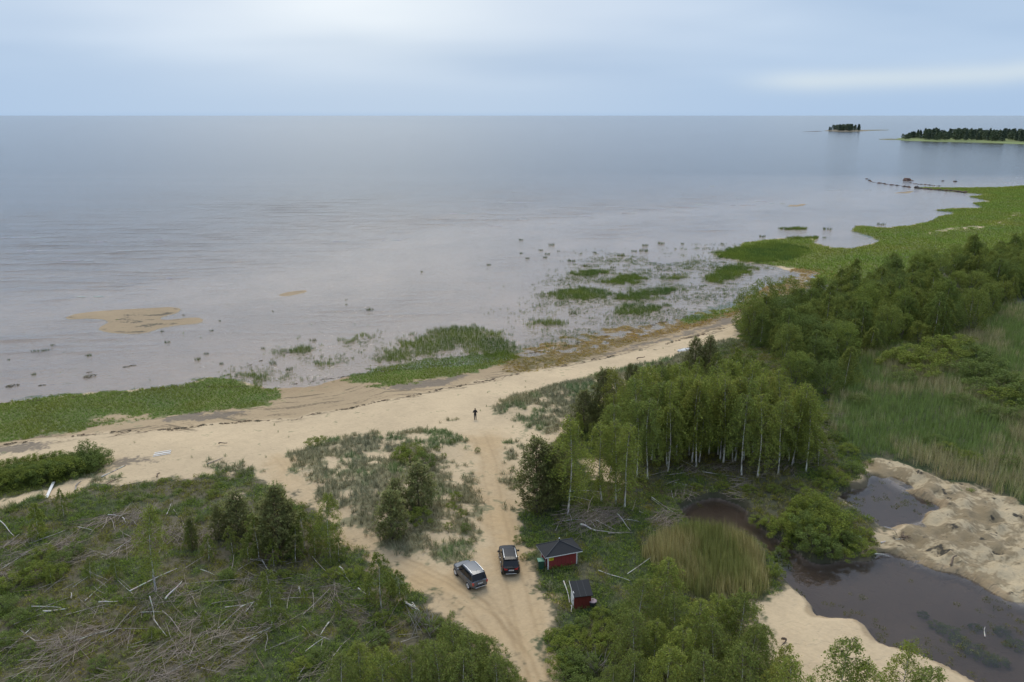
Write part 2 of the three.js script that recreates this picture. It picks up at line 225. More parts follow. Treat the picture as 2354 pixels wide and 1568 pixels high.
// ---------------------------------------------------------------- colours of the ground (albedo, linear)
const polyline = (pts, y) => pts.map(([u, v]) => W(u, v, y));
const ROADS = [polyline([[1260, 1800], [1240, 1640], [1196, 1520], [1120, 1425], [1010, 1352], [900, 1300], [800, 1222], [705, 1145], [640, 1085], [612, 1040]], 1), polyline([[1280, 1800], [1250, 1640], [1222, 1500], [1192, 1380], [1155, 1260], [1138, 1150], [1128, 1060], [1105, 1000]], 1), polyline([[1190, 1560], [1150, 1470], [1100, 1395], [1010, 1340], [905, 1290]], 1)];
function roadOffset(x, z, road) { let best = 1e9, side = 0; for (let k = 0; k + 1 < road.length; k++) { const [ax, az] = road[k], bx = road[k + 1][0] - ax, bz = road[k + 1][1] - az, t = clamp(((x - ax) * bx + (z - az) * bz) / (bx * bx + bz * bz)); const dx = x - ax - bx * t, dz = z - az - bz * t, d = dx * dx + dz * dz; if (d < best) { best = d; side = Math.sign(bx * dz - bz * dx); } } return Math.sqrt(best) * side; }
function ruts(x, z) { let r = 0; for (const road of ROADS) { const o = roadOffset(x, z, road) + (nz(x, z, 0.1, 2) - 0.5) * 0.9; for (const c of [-0.8, 0.8, -1.25, 1.45]) { const q = (o - c) / 0.2; if (q * q < 9) r += Math.exp(-q * q) * (Math.abs(c) < 1 ? 1 : 0.6); } } return r; }
const C = [0, 0, 0], floorWide = blur(floor.slice(), 2);
let bumpOut = 0;
const put = (r, g, b, t) => { C[0] += (r - C[0]) * t; C[1] += (g - C[1]) * t; C[2] += (b - C[2]) * t; };
function ground(x, z) {
  const wx = x + (nz(x, z, 0.45, 1) - 0.5) * 2.4 + (nz(x, z, 1.9, 2) - 0.5) * 0.7, wz = z + (nz(x + 31, z, 0.45, 2) - 0.5) * 2.4 + (nz(x, z + 17, 1.9, 0) - 0.5) * 0.7;
  const h = hAt(x, z), n1 = nz(x, z, 0.11), n2 = nz(x, z, 0.6, 1), n3 = nz(x, z, 3.1, 2), n4 = nz(x, z, 8.3, 0);
  const inPond = at(pondSoft, wx * 0.3 + x * 0.7, wz * 0.3 + z * 0.7), v = 0.86 + n1 * 0.14 + (n2 - 0.5) * 0.10 + (n3 - 0.5) * 0.10 + (n4 - 0.5) * 0.10;
  let bump = (n3 - 0.5) * 0.5 + (n4 - 0.5) * 0.6 - smooth(0.72, 0.8, nz(x + 3, z, 1.15, 1)) * 1.1;
  C[0] = 0.53 * v; C[1] = 0.405 * v; C[2] = 0.25 * v;
  const t = at(track, wx, wz);
  if (t > 0.05) { const r = ruts(x, z) * t; put(0.435 * v, 0.30 * v, 0.155 * v, t * 0.8 * (0.6 + 0.8 * n1)); put(0.35 * v, 0.245 * v, 0.13 * v, clamp(r * 0.5)); bump = mix(bump, bump * 0.7 - r * 1.5, t); }
  const along = x * 0.89 - z * 0.45, ld = at(landDist, x, z);
  const w = at(wet, wx, wz);
  const beach = smooth(0.25, 0.75, w + (n1 - 0.5) * 0.2);
  if (h < 0.004 && inPond < 0.1) put(0.44 * v, 0.345 * v, 0.265 * v, 1);       // sea bed
  else {
    put(0.33 * v, 0.235 * v, 0.13 * v, beach * (0.72 + 0.28 * smooth(8, 1, ld)));
    const streak = smooth(0.62, 0.74, nz(along * 0.16, ld * 1.5, 1, 2) * 0.75 + n3 * 0.25) * smooth(0.02, 0.3, w) * smooth(0.9, 1.6, ld);
    put(0.115, 0.085, 0.048, streak * 0.7);
    const line = Math.abs(w - 0.42 + (nz(along, 1, 0.35, 1) - 0.5) * 0.22);
    put(0.10, 0.068, 0.034, smooth(0.055, 0.02, line) * smooth(0.42, 0.56, nz(along, ld, 0.55, 0) * 0.6 + n3 * 0.4));
    const li = at(litter, wx, wz); put(0.15 * v, 0.12 * v, 0.088 * v, smooth(0.3, 0.7, li + (n3 - 0.5) * 0.5 + (n2 - 0.5) * 0.4) * 0.85);
  }
  const bl = at(bars, x, z); if (bl > 0.05 && ld < 0.5) { put(0.33 * v, 0.245 * v, 0.145 * v, smooth(0.3, 0.7, bl)); put(0.09, 0.075, 0.05, smooth(0.66, 0.8, nz(x * 0.5, z, 0.5, 2) * 0.7 + n3 * 0.3) * smooth(0.7, 1, bl)); }
  const fl = at(flats, wx, wz); if (fl > 0.03) { put(0.19 * v, 0.145 * v, 0.07 * v, smooth(0.1, 0.6, fl) * 0.6); put(0.095 + n1 * 0.05, 0.082, 0.024, smooth(0.1, 0.5, fl) * smooth(-0.004, 0.03, h + (n3 - 0.5) * 0.03) * smooth(0.35, 0.5, n3 * 0.6 + n2 * 0.5)); }
  const ma = at(marsh, wx, wz); put(mix(0.11, 0.15, n1) * v, mix(0.135, 0.15, n1) * v, 0.036, smooth(0.3, 0.6, ma + (n2 - 0.5) * 0.5 + (n3 - 0.5) * 0.25));
  const gr = at(grassy, wx, wz); put(0.12 * v, 0.115 * v, 0.055 * v, smooth(0.3, 0.7, gr + (n3 - 0.5) * 0.4));
  const du = at(dune, wx, wz), dc = smooth(0.38, 0.8, du * 0.95 + (n2 - 0.5) * 1.1 + (n3 - 0.5) * 0.6 - 0.04);
  put(mix(0.165, 0.23, n1) * v, mix(0.155, 0.21, n1) * v, mix(0.08, 0.115, n1) * v, dc * 0.9);
  const he = Math.max(at(heath, wx, wz), at(floor, wx, wz)), ba = at(bare, wx, wz);
  if (he > 0.03) {
    const k = smooth(0.25, 0.7, he + (n2 - 0.5) * 0.5 + (n3 - 0.5) * 0.35) * (1 - smooth(0.3, 0.7, ba + (n2 - 0.5) * 0.3));
    const gb = smooth(0.38, 0.62, n2 * 0.6 + n1 * 0.4), wetness = at(floor, x, z);
    put(mix(0.115, 0.06, gb) * v * mix(1, 0.72, wetness), mix(0.10, 0.075, gb) * v * mix(1, 0.8, wetness), mix(0.058, 0.03, gb) * v * mix(1, 0.72, wetness), k);
    put(0.12 * v, 0.062 * v, 0.03 * v, at(peat, wx, wz) * k * smooth(0.3, 0.6, n2));
    bump = mix(bump, (n3 - 0.5) * 1.5 + (n4 - 0.5), k);
  }
  const mo = at(mounds, wx, wz);
  if (mo > 0.05) { const k = smooth(0.3, 0.7, mo); put(0.45 * v, 0.36 * v, 0.225 * v, k); put(0.20 * v, 0.15 * v, 0.082 * v, k * smooth(0.38, 0.58, n2 * 0.45 + n3 * 0.3 + nz(x, z, 0.22, 2) * 0.35) * 0.85); put(0.045, 0.038, 0.026, k * smooth(0.76, 0.86, nz(x + 5, z, 0.9, 0) * 0.7 + n3 * 0.3)); bump *= 2.2; }
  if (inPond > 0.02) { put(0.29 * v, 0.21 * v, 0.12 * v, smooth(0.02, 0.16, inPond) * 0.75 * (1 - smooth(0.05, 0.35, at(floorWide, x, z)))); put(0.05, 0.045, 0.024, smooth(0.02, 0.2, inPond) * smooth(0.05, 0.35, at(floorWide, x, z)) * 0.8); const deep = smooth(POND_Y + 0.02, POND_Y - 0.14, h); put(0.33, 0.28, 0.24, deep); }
  bumpOut = bump;
}
const toSrgb = new Uint8Array(4096); for (let k = 0; k < 4096; k++) { const c = k / 4095; toSrgb[k] = Math.round(255 * (c <= 0.0031308 ? 12.92 * c : 1.055 * Math.pow(c, 1 / 2.4) - 0.055)); }
const srgb = (c) => toSrgb[c <= 0 ? 0 : c >= 1 ? 4095 : (c * 4095) | 0];
function fitTexture(t, x0, x1, z0, z1) { t.repeat.set(1 / (x1 - x0), 1 / (z1 - z0)); t.offset.set(-x0 / (x1 - x0), -z0 / (z1 - z0)); t.wrapS = t.wrapT = THREE.ClampToEdgeWrapping; t.magFilter = THREE.LinearFilter; t.minFilter = THREE.LinearMipmapLinearFilter; t.generateMipmaps = true; t.needsUpdate = true; return t; }
function groundTile(x0, x1, z0, z1, w, h, bumpScale) {
  const rgb = new Uint8Array(w * h * 4), bm = new Uint8Array(w * h * 4);
  for (let j = 0; j < h; j++) for (let i = 0; i < w; i++) {
    const k = (j * w + i) * 4; ground(x0 + (x1 - x0) * (i + 0.5) / w, z0 + (z1 - z0) * (j + 0.5) / h);
    rgb[k] = srgb(C[0]); rgb[k + 1] = srgb(C[1]); rgb[k + 2] = srgb(C[2]); bm[k] = bm[k + 1] = bm[k + 2] = clamp(128 + bumpOut * 50, 0, 255); rgb[k + 3] = bm[k + 3] = 255;
  }
  const map = fitTexture(new THREE.DataTexture(rgb, w, h), x0, x1, z0, z1); map.colorSpace = THREE.SRGBColorSpace;
  const m = new THREE.MeshStandardMaterial({ map, roughness: 0.95 });
  if (bumpScale) { m.bumpMap = fitTexture(new THREE.DataTexture(bm, w, h), x0, x1, z0, z1); m.bumpScale = bumpScale; }
  return m;
}
function lines(a, b, fine0, fine1, step, grow, most = 1e9) {       // grid lines from a to b, even between fine0 and fine1, wider outside
  const out = []; for (let x = fine0; x <= fine1 + 1e-6; x += step) out.push(x);
  let s = step, x = out[out.length - 1]; while (x < b) { s = Math.min(s * grow, most); x = Math.min(b, x + s); out.push(x); }
  s = step; x = out[0]; const pre = []; while (x > a) { s = Math.min(s * grow, most); x = Math.max(a, x - s); pre.push(x); }
  return [...pre.reverse(), ...out];
}
{
  const xs = lines(-20000, 20000, -76, 76, 0.38, 1.028), zs = lines(-30000, 40, -172, -44, 0.36, 1.018);
  const nx = xs.length, nzz = zs.length, pos = new Float32Array(nx * nzz * 3), uv = new Float32Array(nx * nzz * 2);
  for (let j = 0; j < nzz; j++) for (let i = 0; i < nx; i++) { const k = j * nx + i; pos[k * 3] = xs[i]; pos[k * 3 + 1] = hAt(xs[i], zs[j]); pos[k * 3 + 2] = zs[j]; uv[k * 2] = xs[i]; uv[k * 2 + 1] = zs[j]; }
  const bins = [[], [], [], []];
  for (let j = 0; j + 1 < nzz; j++) for (let i = 0; i + 1 < nx; i++) {
    const z = (zs[j] + zs[j + 1]) / 2, a = j * nx + i, b = a + 1, c = a + nx, d = c + 1;
    bins[z > -132 ? 0 : z > -262 ? 1 : z > -566 ? 2 : 3].push(a, c, b, b, c, d);
  }
  const geo = new THREE.BufferGeometry(); geo.setAttribute('position', new THREE.BufferAttribute(pos, 3)); geo.setAttribute('uv', new THREE.BufferAttribute(uv, 2));
  const idx = new Uint32Array(bins.reduce((s, b) => s + b.length, 0)); let o = 0; bins.forEach((b, k) => { idx.set(b, o); geo.addGroup(o, b.length, k); o += b.length; });
  geo.setIndex(new THREE.BufferAttribute(idx, 1)); geo.computeVertexNormals();
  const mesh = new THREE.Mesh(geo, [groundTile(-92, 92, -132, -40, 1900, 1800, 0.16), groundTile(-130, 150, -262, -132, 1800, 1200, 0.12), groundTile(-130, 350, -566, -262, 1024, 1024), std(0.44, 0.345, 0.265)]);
  mesh.receiveShadow = true; special(mesh, 'ground', 'structure', 'pale sandy beach, dunes and heath with a sand track', 'ground');
}

// ---------------------------------------------------------------- water
function waterSheet(xs, zs, level, keep, wave, mat) {
  const nx = xs.length, n = nx * zs.length, pos = new Float32Array(n * 3), uv = new Float32Array(n * 2), low = new Uint8Array(n), idx = [];
  for (let j = 0; j < zs.length; j++) for (let i = 0; i < nx; i++) { const k = j * nx + i, x = xs[i], z = zs[j]; low[k] = keep(x, z) ? 1 : 0; pos[k * 3] = x; pos[k * 3 + 1] = level + (low[k] && wave ? wave(x, z) : 0); pos[k * 3 + 2] = z; uv[k * 2] = x; uv[k * 2 + 1] = z; }
  for (let j = 0; j + 1 < zs.length; j++) for (let i = 0; i + 1 < nx; i++) { const a = j * nx + i, b = a + 1, c = a + nx, d = c + 1; if (low[a] || low[b] || low[c] || low[d]) idx.push(a, c, b, b, c, d); }
  const g = new THREE.BufferGeometry(); g.setAttribute('position', new THREE.BufferAttribute(pos, 3)); g.setAttribute('uv', new THREE.BufferAttribute(uv, 2)); g.setIndex(new THREE.BufferAttribute(new Uint32Array(idx), 1)); g.computeVertexNormals();
  const m = new THREE.Mesh(g, mat); m.receiveShadow = true; return m;
}
function seaLines() { const out = []; let z = -88, s = 0.55; for (let q = -70; q > -88; q -= 1.2) out.push(q); while (z > -30000) { out.push(z); s = z > -300 ? 0.55 : z > -760 ? 0.55 + (-z - 300) * 0.006 : s * 1.07; z -= s; } out.push(-30000); return out.reverse(); }
const SEA_WAVES = []; { const r = rng(5); for (let k = 0; k < 16; k++) { const l = k % 2 ? 2.4 + 2.6 * r() : 5 + 9 * r(), a = (5 + (r() - 0.5) * 24) * RAD; SEA_WAVES.push([Math.sin(a) * 2 * Math.PI / l, Math.cos(a) * 2 * Math.PI / l, r() * 6.3, l]); } }
function seaWave(x, z) {
  const D = Math.hypot(x, z), gap = 0.55 + Math.max(0, D - 300) * 0.006, fade = 1 - smooth(330, 620, D); if (fade <= 0) return 0;
  const depth = -hAt(x, z), k = (0.26 * smooth(0.05, 0.14, depth) + 0.74 * smooth(0.14, 0.34, depth)) * fade; if (k <= 0) return 0;
  let y = 0; for (const [a, b, p, l] of SEA_WAVES) y += Math.sin(a * x + b * z + p + nz(x, z, 0.03, 1) * 4) * (l < 5 ? l * 0.0034 : 0.009 + l * 0.0006) * smooth(0.5, 0.25, gap / l);
  return (y + Math.max(0, y) * 0.9) * k * (0.5 + nz(x, z, 0.018, 2));
}
function rippleMap() {
  const T = 150, N = 2048, d = new Uint8Array(N * N * 4), q = NP / T;
  for (let j = 0; j < N; j++) for (let i = 0; i < N; i++) {
    const x = i / N * T, z = j / N * T;
    const a = nz(x * q * 2, z * q * 4, 1, 0), b = nz(x * q * 4 + z * q, z * q * 6 - x * q, 1, 1), c = nz(x * q * 7, z * q * 9 + x * q * 2, 1, 2);
    const s = 255 * clamp(0.5 + (a - 0.5) * 0.5 + (b - 0.5) * 0.36 + (c - 0.5) * 0.16), k = (j * N + i) * 4; d[k] = d[k + 1] = d[k + 2] = s; d[k + 3] = 255;
  }
  const t = new THREE.DataTexture(d, N, N); t.wrapS = t.wrapT = THREE.RepeatWrapping; t.repeat.set(1 / T, 1 / T); t.magFilter = THREE.LinearFilter; t.minFilter = THREE.LinearMipmapLinearFilter; t.generateMipmaps = true; t.needsUpdate = true; return t;
}
const ripples = rippleMap();
const seaWater = new THREE.MeshPhysicalMaterial({ color: 0xffffff, roughness: 0.125, transmission: 1, thickness: 1, ior: 1.333, attenuationColor: lin(0.50, 0.52, 0.57), attenuationDistance: 2.1, bumpMap: ripples, bumpScale: 0.11 });
const sea = waterSheet(lines(-20000, 20000, -130, 150, 0.85, 1.04), seaLines(), 0, (x, z) => z < GZ0 || (hAt(x, z) < 0.1 && at(pondSoft, x, z) < 0.01 && (at(landDist, x, z) < 30)), seaWave, seaWater);
special(sea, 'sea', 'structure', 'shallow blue-grey sea with low waves reaching the horizon', 'sea');
const pondWater = new THREE.MeshPhysicalMaterial({ color: 0xffffff, roughness: 0.03, transmission: 1, thickness: 1, ior: 1.333, attenuationColor: lin(0.52, 0.475, 0.44), attenuationDistance: 1.5, bumpMap: ripples, bumpScale: 0.002 });
const pondWide = blur(pond.slice(), 1.2, 2);
special(waterSheet(lines(GX0, 140, 20, 100, 0.8, 1.3, 2), lines(-130, -37, -125, -40, 0.8, 1), POND_Y, (x, z) => at(pondWide, x, z) > 0.04 && hAt(x, z) < POND_Y + 0.12, null, pondWater), 'pond', 'structure', 'still brown pond between the birches and the sand mounds', 'pond');

// ---------------------------------------------------------------- mesh collector
class Mesher {
  constructor() { this.p = []; this.c = []; this.i = []; }
  v(x, y, z, c) { this.p.push(x, y, z); this.c.push(c[0], c[1], c[2]); return this.p.length / 3 - 1; }
  tube(pts, radii, sides, color) {                   // pts: [x, y, z]; color: rgb or function of ring
    let prev = null; const up = new THREE.Vector3(), a = new THREE.Vector3(), b = new THREE.Vector3(), t = new THREE.Vector3();
    for (let k = 0; k < pts.length; k++) {
      const p = pts[k], q = pts[Math.min(k + 1, pts.length - 1)], o = pts[Math.max(k - 1, 0)]; t.set(q[0] - o[0], q[1] - o[1], q[2] - o[2]).normalize();
      up.set(0, 1, 0); if (Math.abs(t.y) > 0.9) up.set(1, 0, 0); a.crossVectors(t, up).normalize(); b.crossVectors(a, t);
      const ring = []; for (let s = 0; s < sides; s++) { const g = s / sides * 2 * Math.PI, cs = Math.cos(g) * radii[k], sn = Math.sin(g) * radii[k]; ring.push(this.v(p[0] + a.x * cs + b.x * sn, p[1] + a.y * cs + b.y * sn, p[2] + a.z * cs + b.z * sn, typeof color === 'function' ? color(k) : color)); }
      if (prev) for (let s = 0; s < sides; s++) { const n = (s + 1) % sides; this.i.push(prev[s], prev[n], ring[s], prev[n], ring[n], ring[s]); }
      prev = ring;
    }
    return this;
  }
  leaf(x, y, z, s, r, c, flat = 0.5) {               // a pointed leaf or leaf spray, freely turned
    const a = r() * 6.283, tilt = (r() - 0.5) * 2 * flat * 1.6, ux = Math.cos(a), uz = Math.sin(a), uy = tilt * 0.7;
    const b = r() * 6.283, vx = Math.cos(b) * 0.6 - uz * 0.35, vz = Math.sin(b) * 0.6 + ux * 0.35, vy = (r() - 0.5) * 1.3;
    const i0 = this.v(x - ux * s, y - uy * s, z - uz * s, c), w = s * 0.75; this.v(x + vx * w, y + vy * w, z + vz * w, c); this.v(x + ux * s, y + uy * s, z + uz * s, c); this.v(x - vx * w, y - vy * w, z - vz * w, c);
    this.i.push(i0, i0 + 1, i0 + 2, i0, i0 + 2, i0 + 3); return this;
  }
  blade(x, y, z, dx, dy, dz, w, c, bend = 0) {       // a grass blade from its foot, tip at (dx, dy, dz)
    const n = Math.hypot(dx, dz) || 1, sx = -dz / n * w, sz = dx / n * w, m = 0.55, mx = x + dx * m * (1 - bend), my = y + dy * m * (1 + bend * 0.5), mz = z + dz * m * (1 - bend);
    const i = this.v(x - sx, y, z - sz, c); this.v(x + sx, y, z + sz, c); this.v(mx + sx * 0.8, my, mz + sz * 0.8, c); this.v(mx - sx * 0.8, my, mz - sz * 0.8, c); this.v(x + dx, y + dy, z + dz, c);
    this.i.push(i, i + 1, i + 2, i, i + 2, i + 3, i + 3, i + 2, i + 4); return this;
  }
  geo() { const g = new THREE.BufferGeometry(); g.setAttribute('position', new THREE.Float32BufferAttribute(this.p, 3)); g.setAttribute('color', new THREE.Float32BufferAttribute(this.c, 3)); g.setIndex(this.i); g.computeVertexNormals(); return g; }
}
const tint = (c, r, k = 0.25) => { const v = 1 + (r() - 0.5) * 2 * k, w = (r() - 0.5) * k * 0.5; return [c[0] * v * (1 + w), c[1] * v, c[2] * v * (1 - w)]; };
const leafMat = new THREE.MeshPhysicalMaterial({ color: 0xffffff, vertexColors: true, roughness: 0.85, transmission: 0.42, thickness: 0, side: THREE.DoubleSide, specularIntensity: 0.12 });
const needleMat = new THREE.MeshStandardMaterial({ vertexColors: true, roughness: 0.8, side: THREE.DoubleSide });
const barkMat = new THREE.MeshStandardMaterial({ vertexColors: true, roughness: 0.92 });
const bladeMat = new THREE.MeshPhysicalMaterial({ color: 0xffffff, vertexColors: true, roughness: 0.8, transmission: 0.2, thickness: 0, side: THREE.DoubleSide, specularIntensity: 0.15 });

const GREEN_BIRCH = [0.265, 0.30, 0.06], GREEN_ALDER = [0.205, 0.25, 0.052], GREEN_WILLOW = [0.215, 0.255, 0.046], GREEN_PINE = [0.175, 0.18, 0.046];
function birchBark(r) { return () => r() < 0.24 ? [0.16, 0.14, 0.12] : [0.62 + r() * 0.12, 0.58 + r() * 0.1, 0.5 + r() * 0.08]; }
function makeBirch(seed, h, o = {}) {
  const r = rng(seed), g = new THREE.Group(), wood = new Mesher(), limbs = new Mesher(), crown = new Mesher(), col = o.color ?? GREEN_BIRCH, spread = (o.spread ?? 0.17) * h, low = o.low ?? 0.26, n = o.limbs ?? 64, per = o.leaves ?? 88;
  const pts = [], rad = [], lx = (r() - 0.5) * 0.09 * h, lz = (r() - 0.5) * 0.09 * h, ph = r() * 6;
  for (let k = 0; k <= 26; k++) { const t = k / 26; pts.push([lx * t * t + Math.sin(t * 5 + ph) * 0.012 * h, t * h * 0.97, lz * t * t + Math.cos(t * 4 + ph) * 0.012 * h]); rad.push((0.0078 * h + 0.012) * (1 - t * 0.93) * (1 + 0.5 * Math.exp(-t * 30))); }
  wood.tube(pts, rad, 6, birchBark(r));
  const trunkAt = (t) => { const f = t * 26, k = Math.min(25, f | 0), u = f - k; return pts[k].map((v, i) => mix(v, pts[k + 1][i], u)); };
  for (let k = 0; k < n; k++) {
    const t = low + (1 - low) * Math.pow((k + r()) / n, 0.9), b = trunkAt(Math.min(0.99, t)), s = clamp((t - low) / (1 - low)), L = spread * (0.13 + 1.1 * Math.pow(Math.sin(Math.PI * Math.pow(s, 0.6) * 0.95 + 0.05), 0.9)) * (0.65 + r() * 0.6), a = k * 2.4 + r() * 1.2, ca = Math.cos(a), sa = Math.sin(a), rise = (0.35 + 0.9 * s) * (0.6 + r() * 0.6), q = [];
    for (let m = 0; m <= 4; m++) { const f = m / 4; q.push([b[0] + ca * L * f, b[1] + L * (rise * f - (0.75 + 0.3 * r()) * f * f * f), b[2] + sa * L * f]); }
    limbs.tube(q, [0.022, 0.018, 0.013, 0.009, 0.004].map((x) => x * h / 9), 3, [0.11, 0.085, 0.06]);
    const count = Math.round(per * (0.35 + 0.75 * L / spread));
    for (let m = 0; m < count; m++) { const f = 0.22 + 0.85 * Math.sqrt(r()), i = Math.min(3, (f * 4) | 0), u = f * 4 - i, e = q[i], d = q[i + 1], j = 0.024 * h * (0.5 + f * 0.6); crown.leaf(mix(e[0], d[0], u) + (r() + r() - 1) * j * 1.5, mix(e[1], d[1], u) + (r() + r() - 1) * j - Math.pow(r(), 1.6) * 0.075 * h * f, mix(e[2], d[2], u) + (r() + r() - 1) * j * 1.5, (0.055 + 0.05 * r()) * (o.leaf ?? 1), r, tint(col, r, 0.3), 0.9); }
  }
  part(g, 'trunk', wood.geo(), barkMat); part(g, 'limbs', limbs.geo(), barkMat); part(g, 'crown', crown.geo(), leafMat);
  return g;
}
function makePine(seed, h, o = {}) {
  const r = rng(seed), g = new THREE.Group(), wood = new Mesher(), limbs = new Mesher(), crown = new Mesher(), spread = (o.spread ?? 0.24) * h, low = o.low ?? 0.1, col = o.color ?? GREEN_PINE;
  const pts = [], rad = []; for (let k = 0; k <= 14; k++) { const t = k / 14; pts.push([Math.sin(t * 4 + seed) * 0.012 * h, t * h * 0.97, Math.cos(t * 3 + seed) * 0.012 * h]); rad.push((0.013 * h + 0.015) * (1 - t * 0.93)); }
  wood.tube(pts, rad, 7, (k) => k > 8 ? [0.20, 0.11, 0.06] : [0.12, 0.09, 0.065]);
  const whorls = Math.round(h / 0.36);
  for (let w = 0; w < whorls; w++) {
    const t = low + (1 - low) * (w / whorls), n = 6 + (r() * 2 | 0);
    for (let k = 0; k < n; k++) {
      const shape = Math.pow(1 - t, 0.62) * (0.55 + 0.45 * smooth(0, 0.32, t)), L = spread * (shape * 1.05 + 0.07) * (0.7 + r() * 0.55), a = k / n * 6.283 + w * 1.1 + r() * 0.6, ca = Math.cos(a), sa = Math.sin(a), y0 = t * h * 0.97 + (r() - 0.5) * 0.15, rise = 0.25 + 0.65 * t, q = [];
      for (let m = 0; m <= 3; m++) { const f = m / 3; q.push([ca * L * f, y0 + L * (rise * f * 0.5 + 0.28 * f * f), sa * L * f]); }
      limbs.tube(q, [0.024, 0.018, 0.013, 0.007].map((x) => x * h / 8), 3, [0.12, 0.08, 0.05]);
      const tufts = 4 + Math.round(L * 11);
      for (let m = 0; m < tufts; m++) {
        const f = 0.22 + 0.8 * Math.sqrt(r()), i = Math.min(2, (f * 3) | 0), u = f * 3 - i, j = 0.13 + 0.14 * f, x = mix(q[i][0], q[i + 1][0], u) + (r() - 0.5) * 2 * j, y = mix(q[i][1], q[i + 1][1], u) + (r() - 0.4) * 2 * j, z = mix(q[i][2], q[i + 1][2], u) + (r() - 0.5) * 2 * j, c = tint(col, r, 0.32);
        for (let e = 0; e < 7; e++) { const aa = r() * 6.283, l = 0.14 + r() * 0.12; crown.blade(x, y, z, Math.cos(aa) * l * 0.8 + ca * 0.05, l * (0.25 + r() * 0.8), Math.sin(aa) * l * 0.8 + sa * 0.05, 0.024, c); }
      }
    }
  }
  for (let e = 0; e < 10; e++) { const aa = r() * 6.283; crown.blade(0, h * 0.95, 0, Math.cos(aa) * 0.1, 0.2 + r() * 0.25, Math.sin(aa) * 0.1, 0.02, tint([0.08, 0.10, 0.035], r)); }
  part(g, 'trunk', wood.geo(), barkMat); part(g, 'limbs', limbs.geo(), barkMat); part(g, 'crown', crown.geo(), needleMat);
  return g;
}
function makeBush(seed, h, w, o = {}) {              // alder, willow or rose: many stems under a lobed crown
  const r = rng(seed), g = new THREE.Group(), stems = new Mesher(), crown = new Mesher(), col = o.color ?? GREEN_ALDER, lobes = o.lobes ?? 34, leaf = o.leaf ?? 0.085, per = o.leaves ?? 210, low = o.low ?? 0.14, tops = [];
  for (let k = 0; k < lobes; k++) {
    const y = Math.pow((k + r()) / lobes, 0.85), a = k * 2.4 + r(), prof = Math.sqrt(Math.max(0.03, 1 - Math.pow(Math.abs(y - 0.38) / 0.64, 2.3))), R = w * 0.5 * prof * (0.5 + 0.55 * Math.sqrt(r()));
    tops.push([Math.cos(a) * R, h * (low + (0.94 - low) * y) * (0.9 + 0.2 * r()), Math.sin(a) * R, Math.min(w, h) * (o.lobe ?? 0.115) * (1 + 0.7 * r()), tint(col, r, 0.16)]);
  }
  for (const [x, y, z, R, c] of tops) for (let m = 0; m < per; m++) {
    const u = r() * 2 - 1, a = r() * 6.283, s = Math.sqrt(1 - u * u), d = R * (0.55 + 0.5 * r() + (r() < 0.12 ? 0.4 * r() : 0));
    crown.leaf(x + Math.cos(a) * s * d * 1.15, Math.max(0.03, y + u * d * 0.95), z + Math.sin(a) * s * d * 1.15, leaf * (0.65 + 0.7 * r()), r, tint(c, r, 0.25), 0.6);
  }
  const n = o.stems ?? 9;
  for (let k = 0; k < n; k++) { const e = tops[(k * 7) % tops.length], b = [(r() - 0.5) * w * 0.16, 0, (r() - 0.5) * w * 0.16], q = []; for (let m = 0; m <= 4; m++) { const f = m / 4; q.push([mix(b[0], e[0], f * f * 0.6 + f * 0.4), e[1] * f, mix(b[2], e[2], f * f * 0.6 + f * 0.4)]); } stems.tube(q, [1, 0.8, 0.62, 0.42, 0.2].map((x) => x * 0.011 * h), 4, [0.13, 0.115, 0.095]); }
  part(g, 'stems', stems.geo(), barkMat); part(g, 'crown', crown.geo(), leafMat);
  return g;
}
function place(proto, name, p, scale, turn, label, category, group, lean = 0) {
  const o = proto.clone(); add(o, name, label, category, group); o.position.copy(p); o.position.y -= 0.03;
  if (typeof scale === 'number') o.scale.setScalar(scale); else o.scale.set(...scale); o.rotation.set(lean * Math.cos(turn * 3), turn, lean * Math.sin(turn * 5)); return o;
}
const pr = rng(777);
const seen = (x, y, z, pad = 60) => { const [u, v, d] = pix(x, y, z); return d > 3 && u > -pad * (1 + 60 / d) && u < 2354 + pad * (1 + 60 / d) && v < 1568 + pad * (1 + 200 / d); };

// ---------------------------------------------------------------- birches
const birches = [makeBirch(1, 10, { spread: 0.165, low: 0.24 }), makeBirch(2, 10, { spread: 0.15, low: 0.28 }), makeBirch(3, 10, { spread: 0.185, low: 0.26 }), makeBirch(4, 10, { spread: 0.16, low: 0.34, color: [0.225, 0.27, 0.062] }), makeBirch(5, 10, { spread: 0.145, low: 0.28, color: [0.28, 0.29, 0.06] })];
const saplings = [makeBirch(11, 4, { limbs: 34, leaves: 90, low: 0.12, leaf: 0.85 }), makeBirch(12, 4, { limbs: 30, leaves: 80, low: 0.16, spread: 0.2, leaf: 0.85, color: [0.20, 0.23, 0.052] })];
const STAND = 'tall slender birch in the stand between dune ridge and brown pond', STAND_G = 'birches of the stand by the pond';
const standing = [[1307, 1185, 11.6], [1383, 1153, 9.5], [1418, 1159, 10], [1433, 1168, 10.5], [1404, 1086, 9.5], [1467, 1097, 10], [1486, 1100, 10.5], [1531, 1074, 11], [1536, 1083, 9], [1553, 1047, 10.5], [1584, 1047, 10.5], [1588, 1062, 11], [1600, 1074, 11.5], [1627, 1045, 11], [1656, 1006, 11], [1662, 1042, 10.5], [1662, 1062, 11.5], [1692, 1059, 11], [1704, 1093, 10.5], [1744, 1096, 10.5], [1727, 1045, 11], [1787, 1090, 9.5], [1820, 1070, 9.5], [1855, 1084, 9], [1812, 1060, 8.5]];
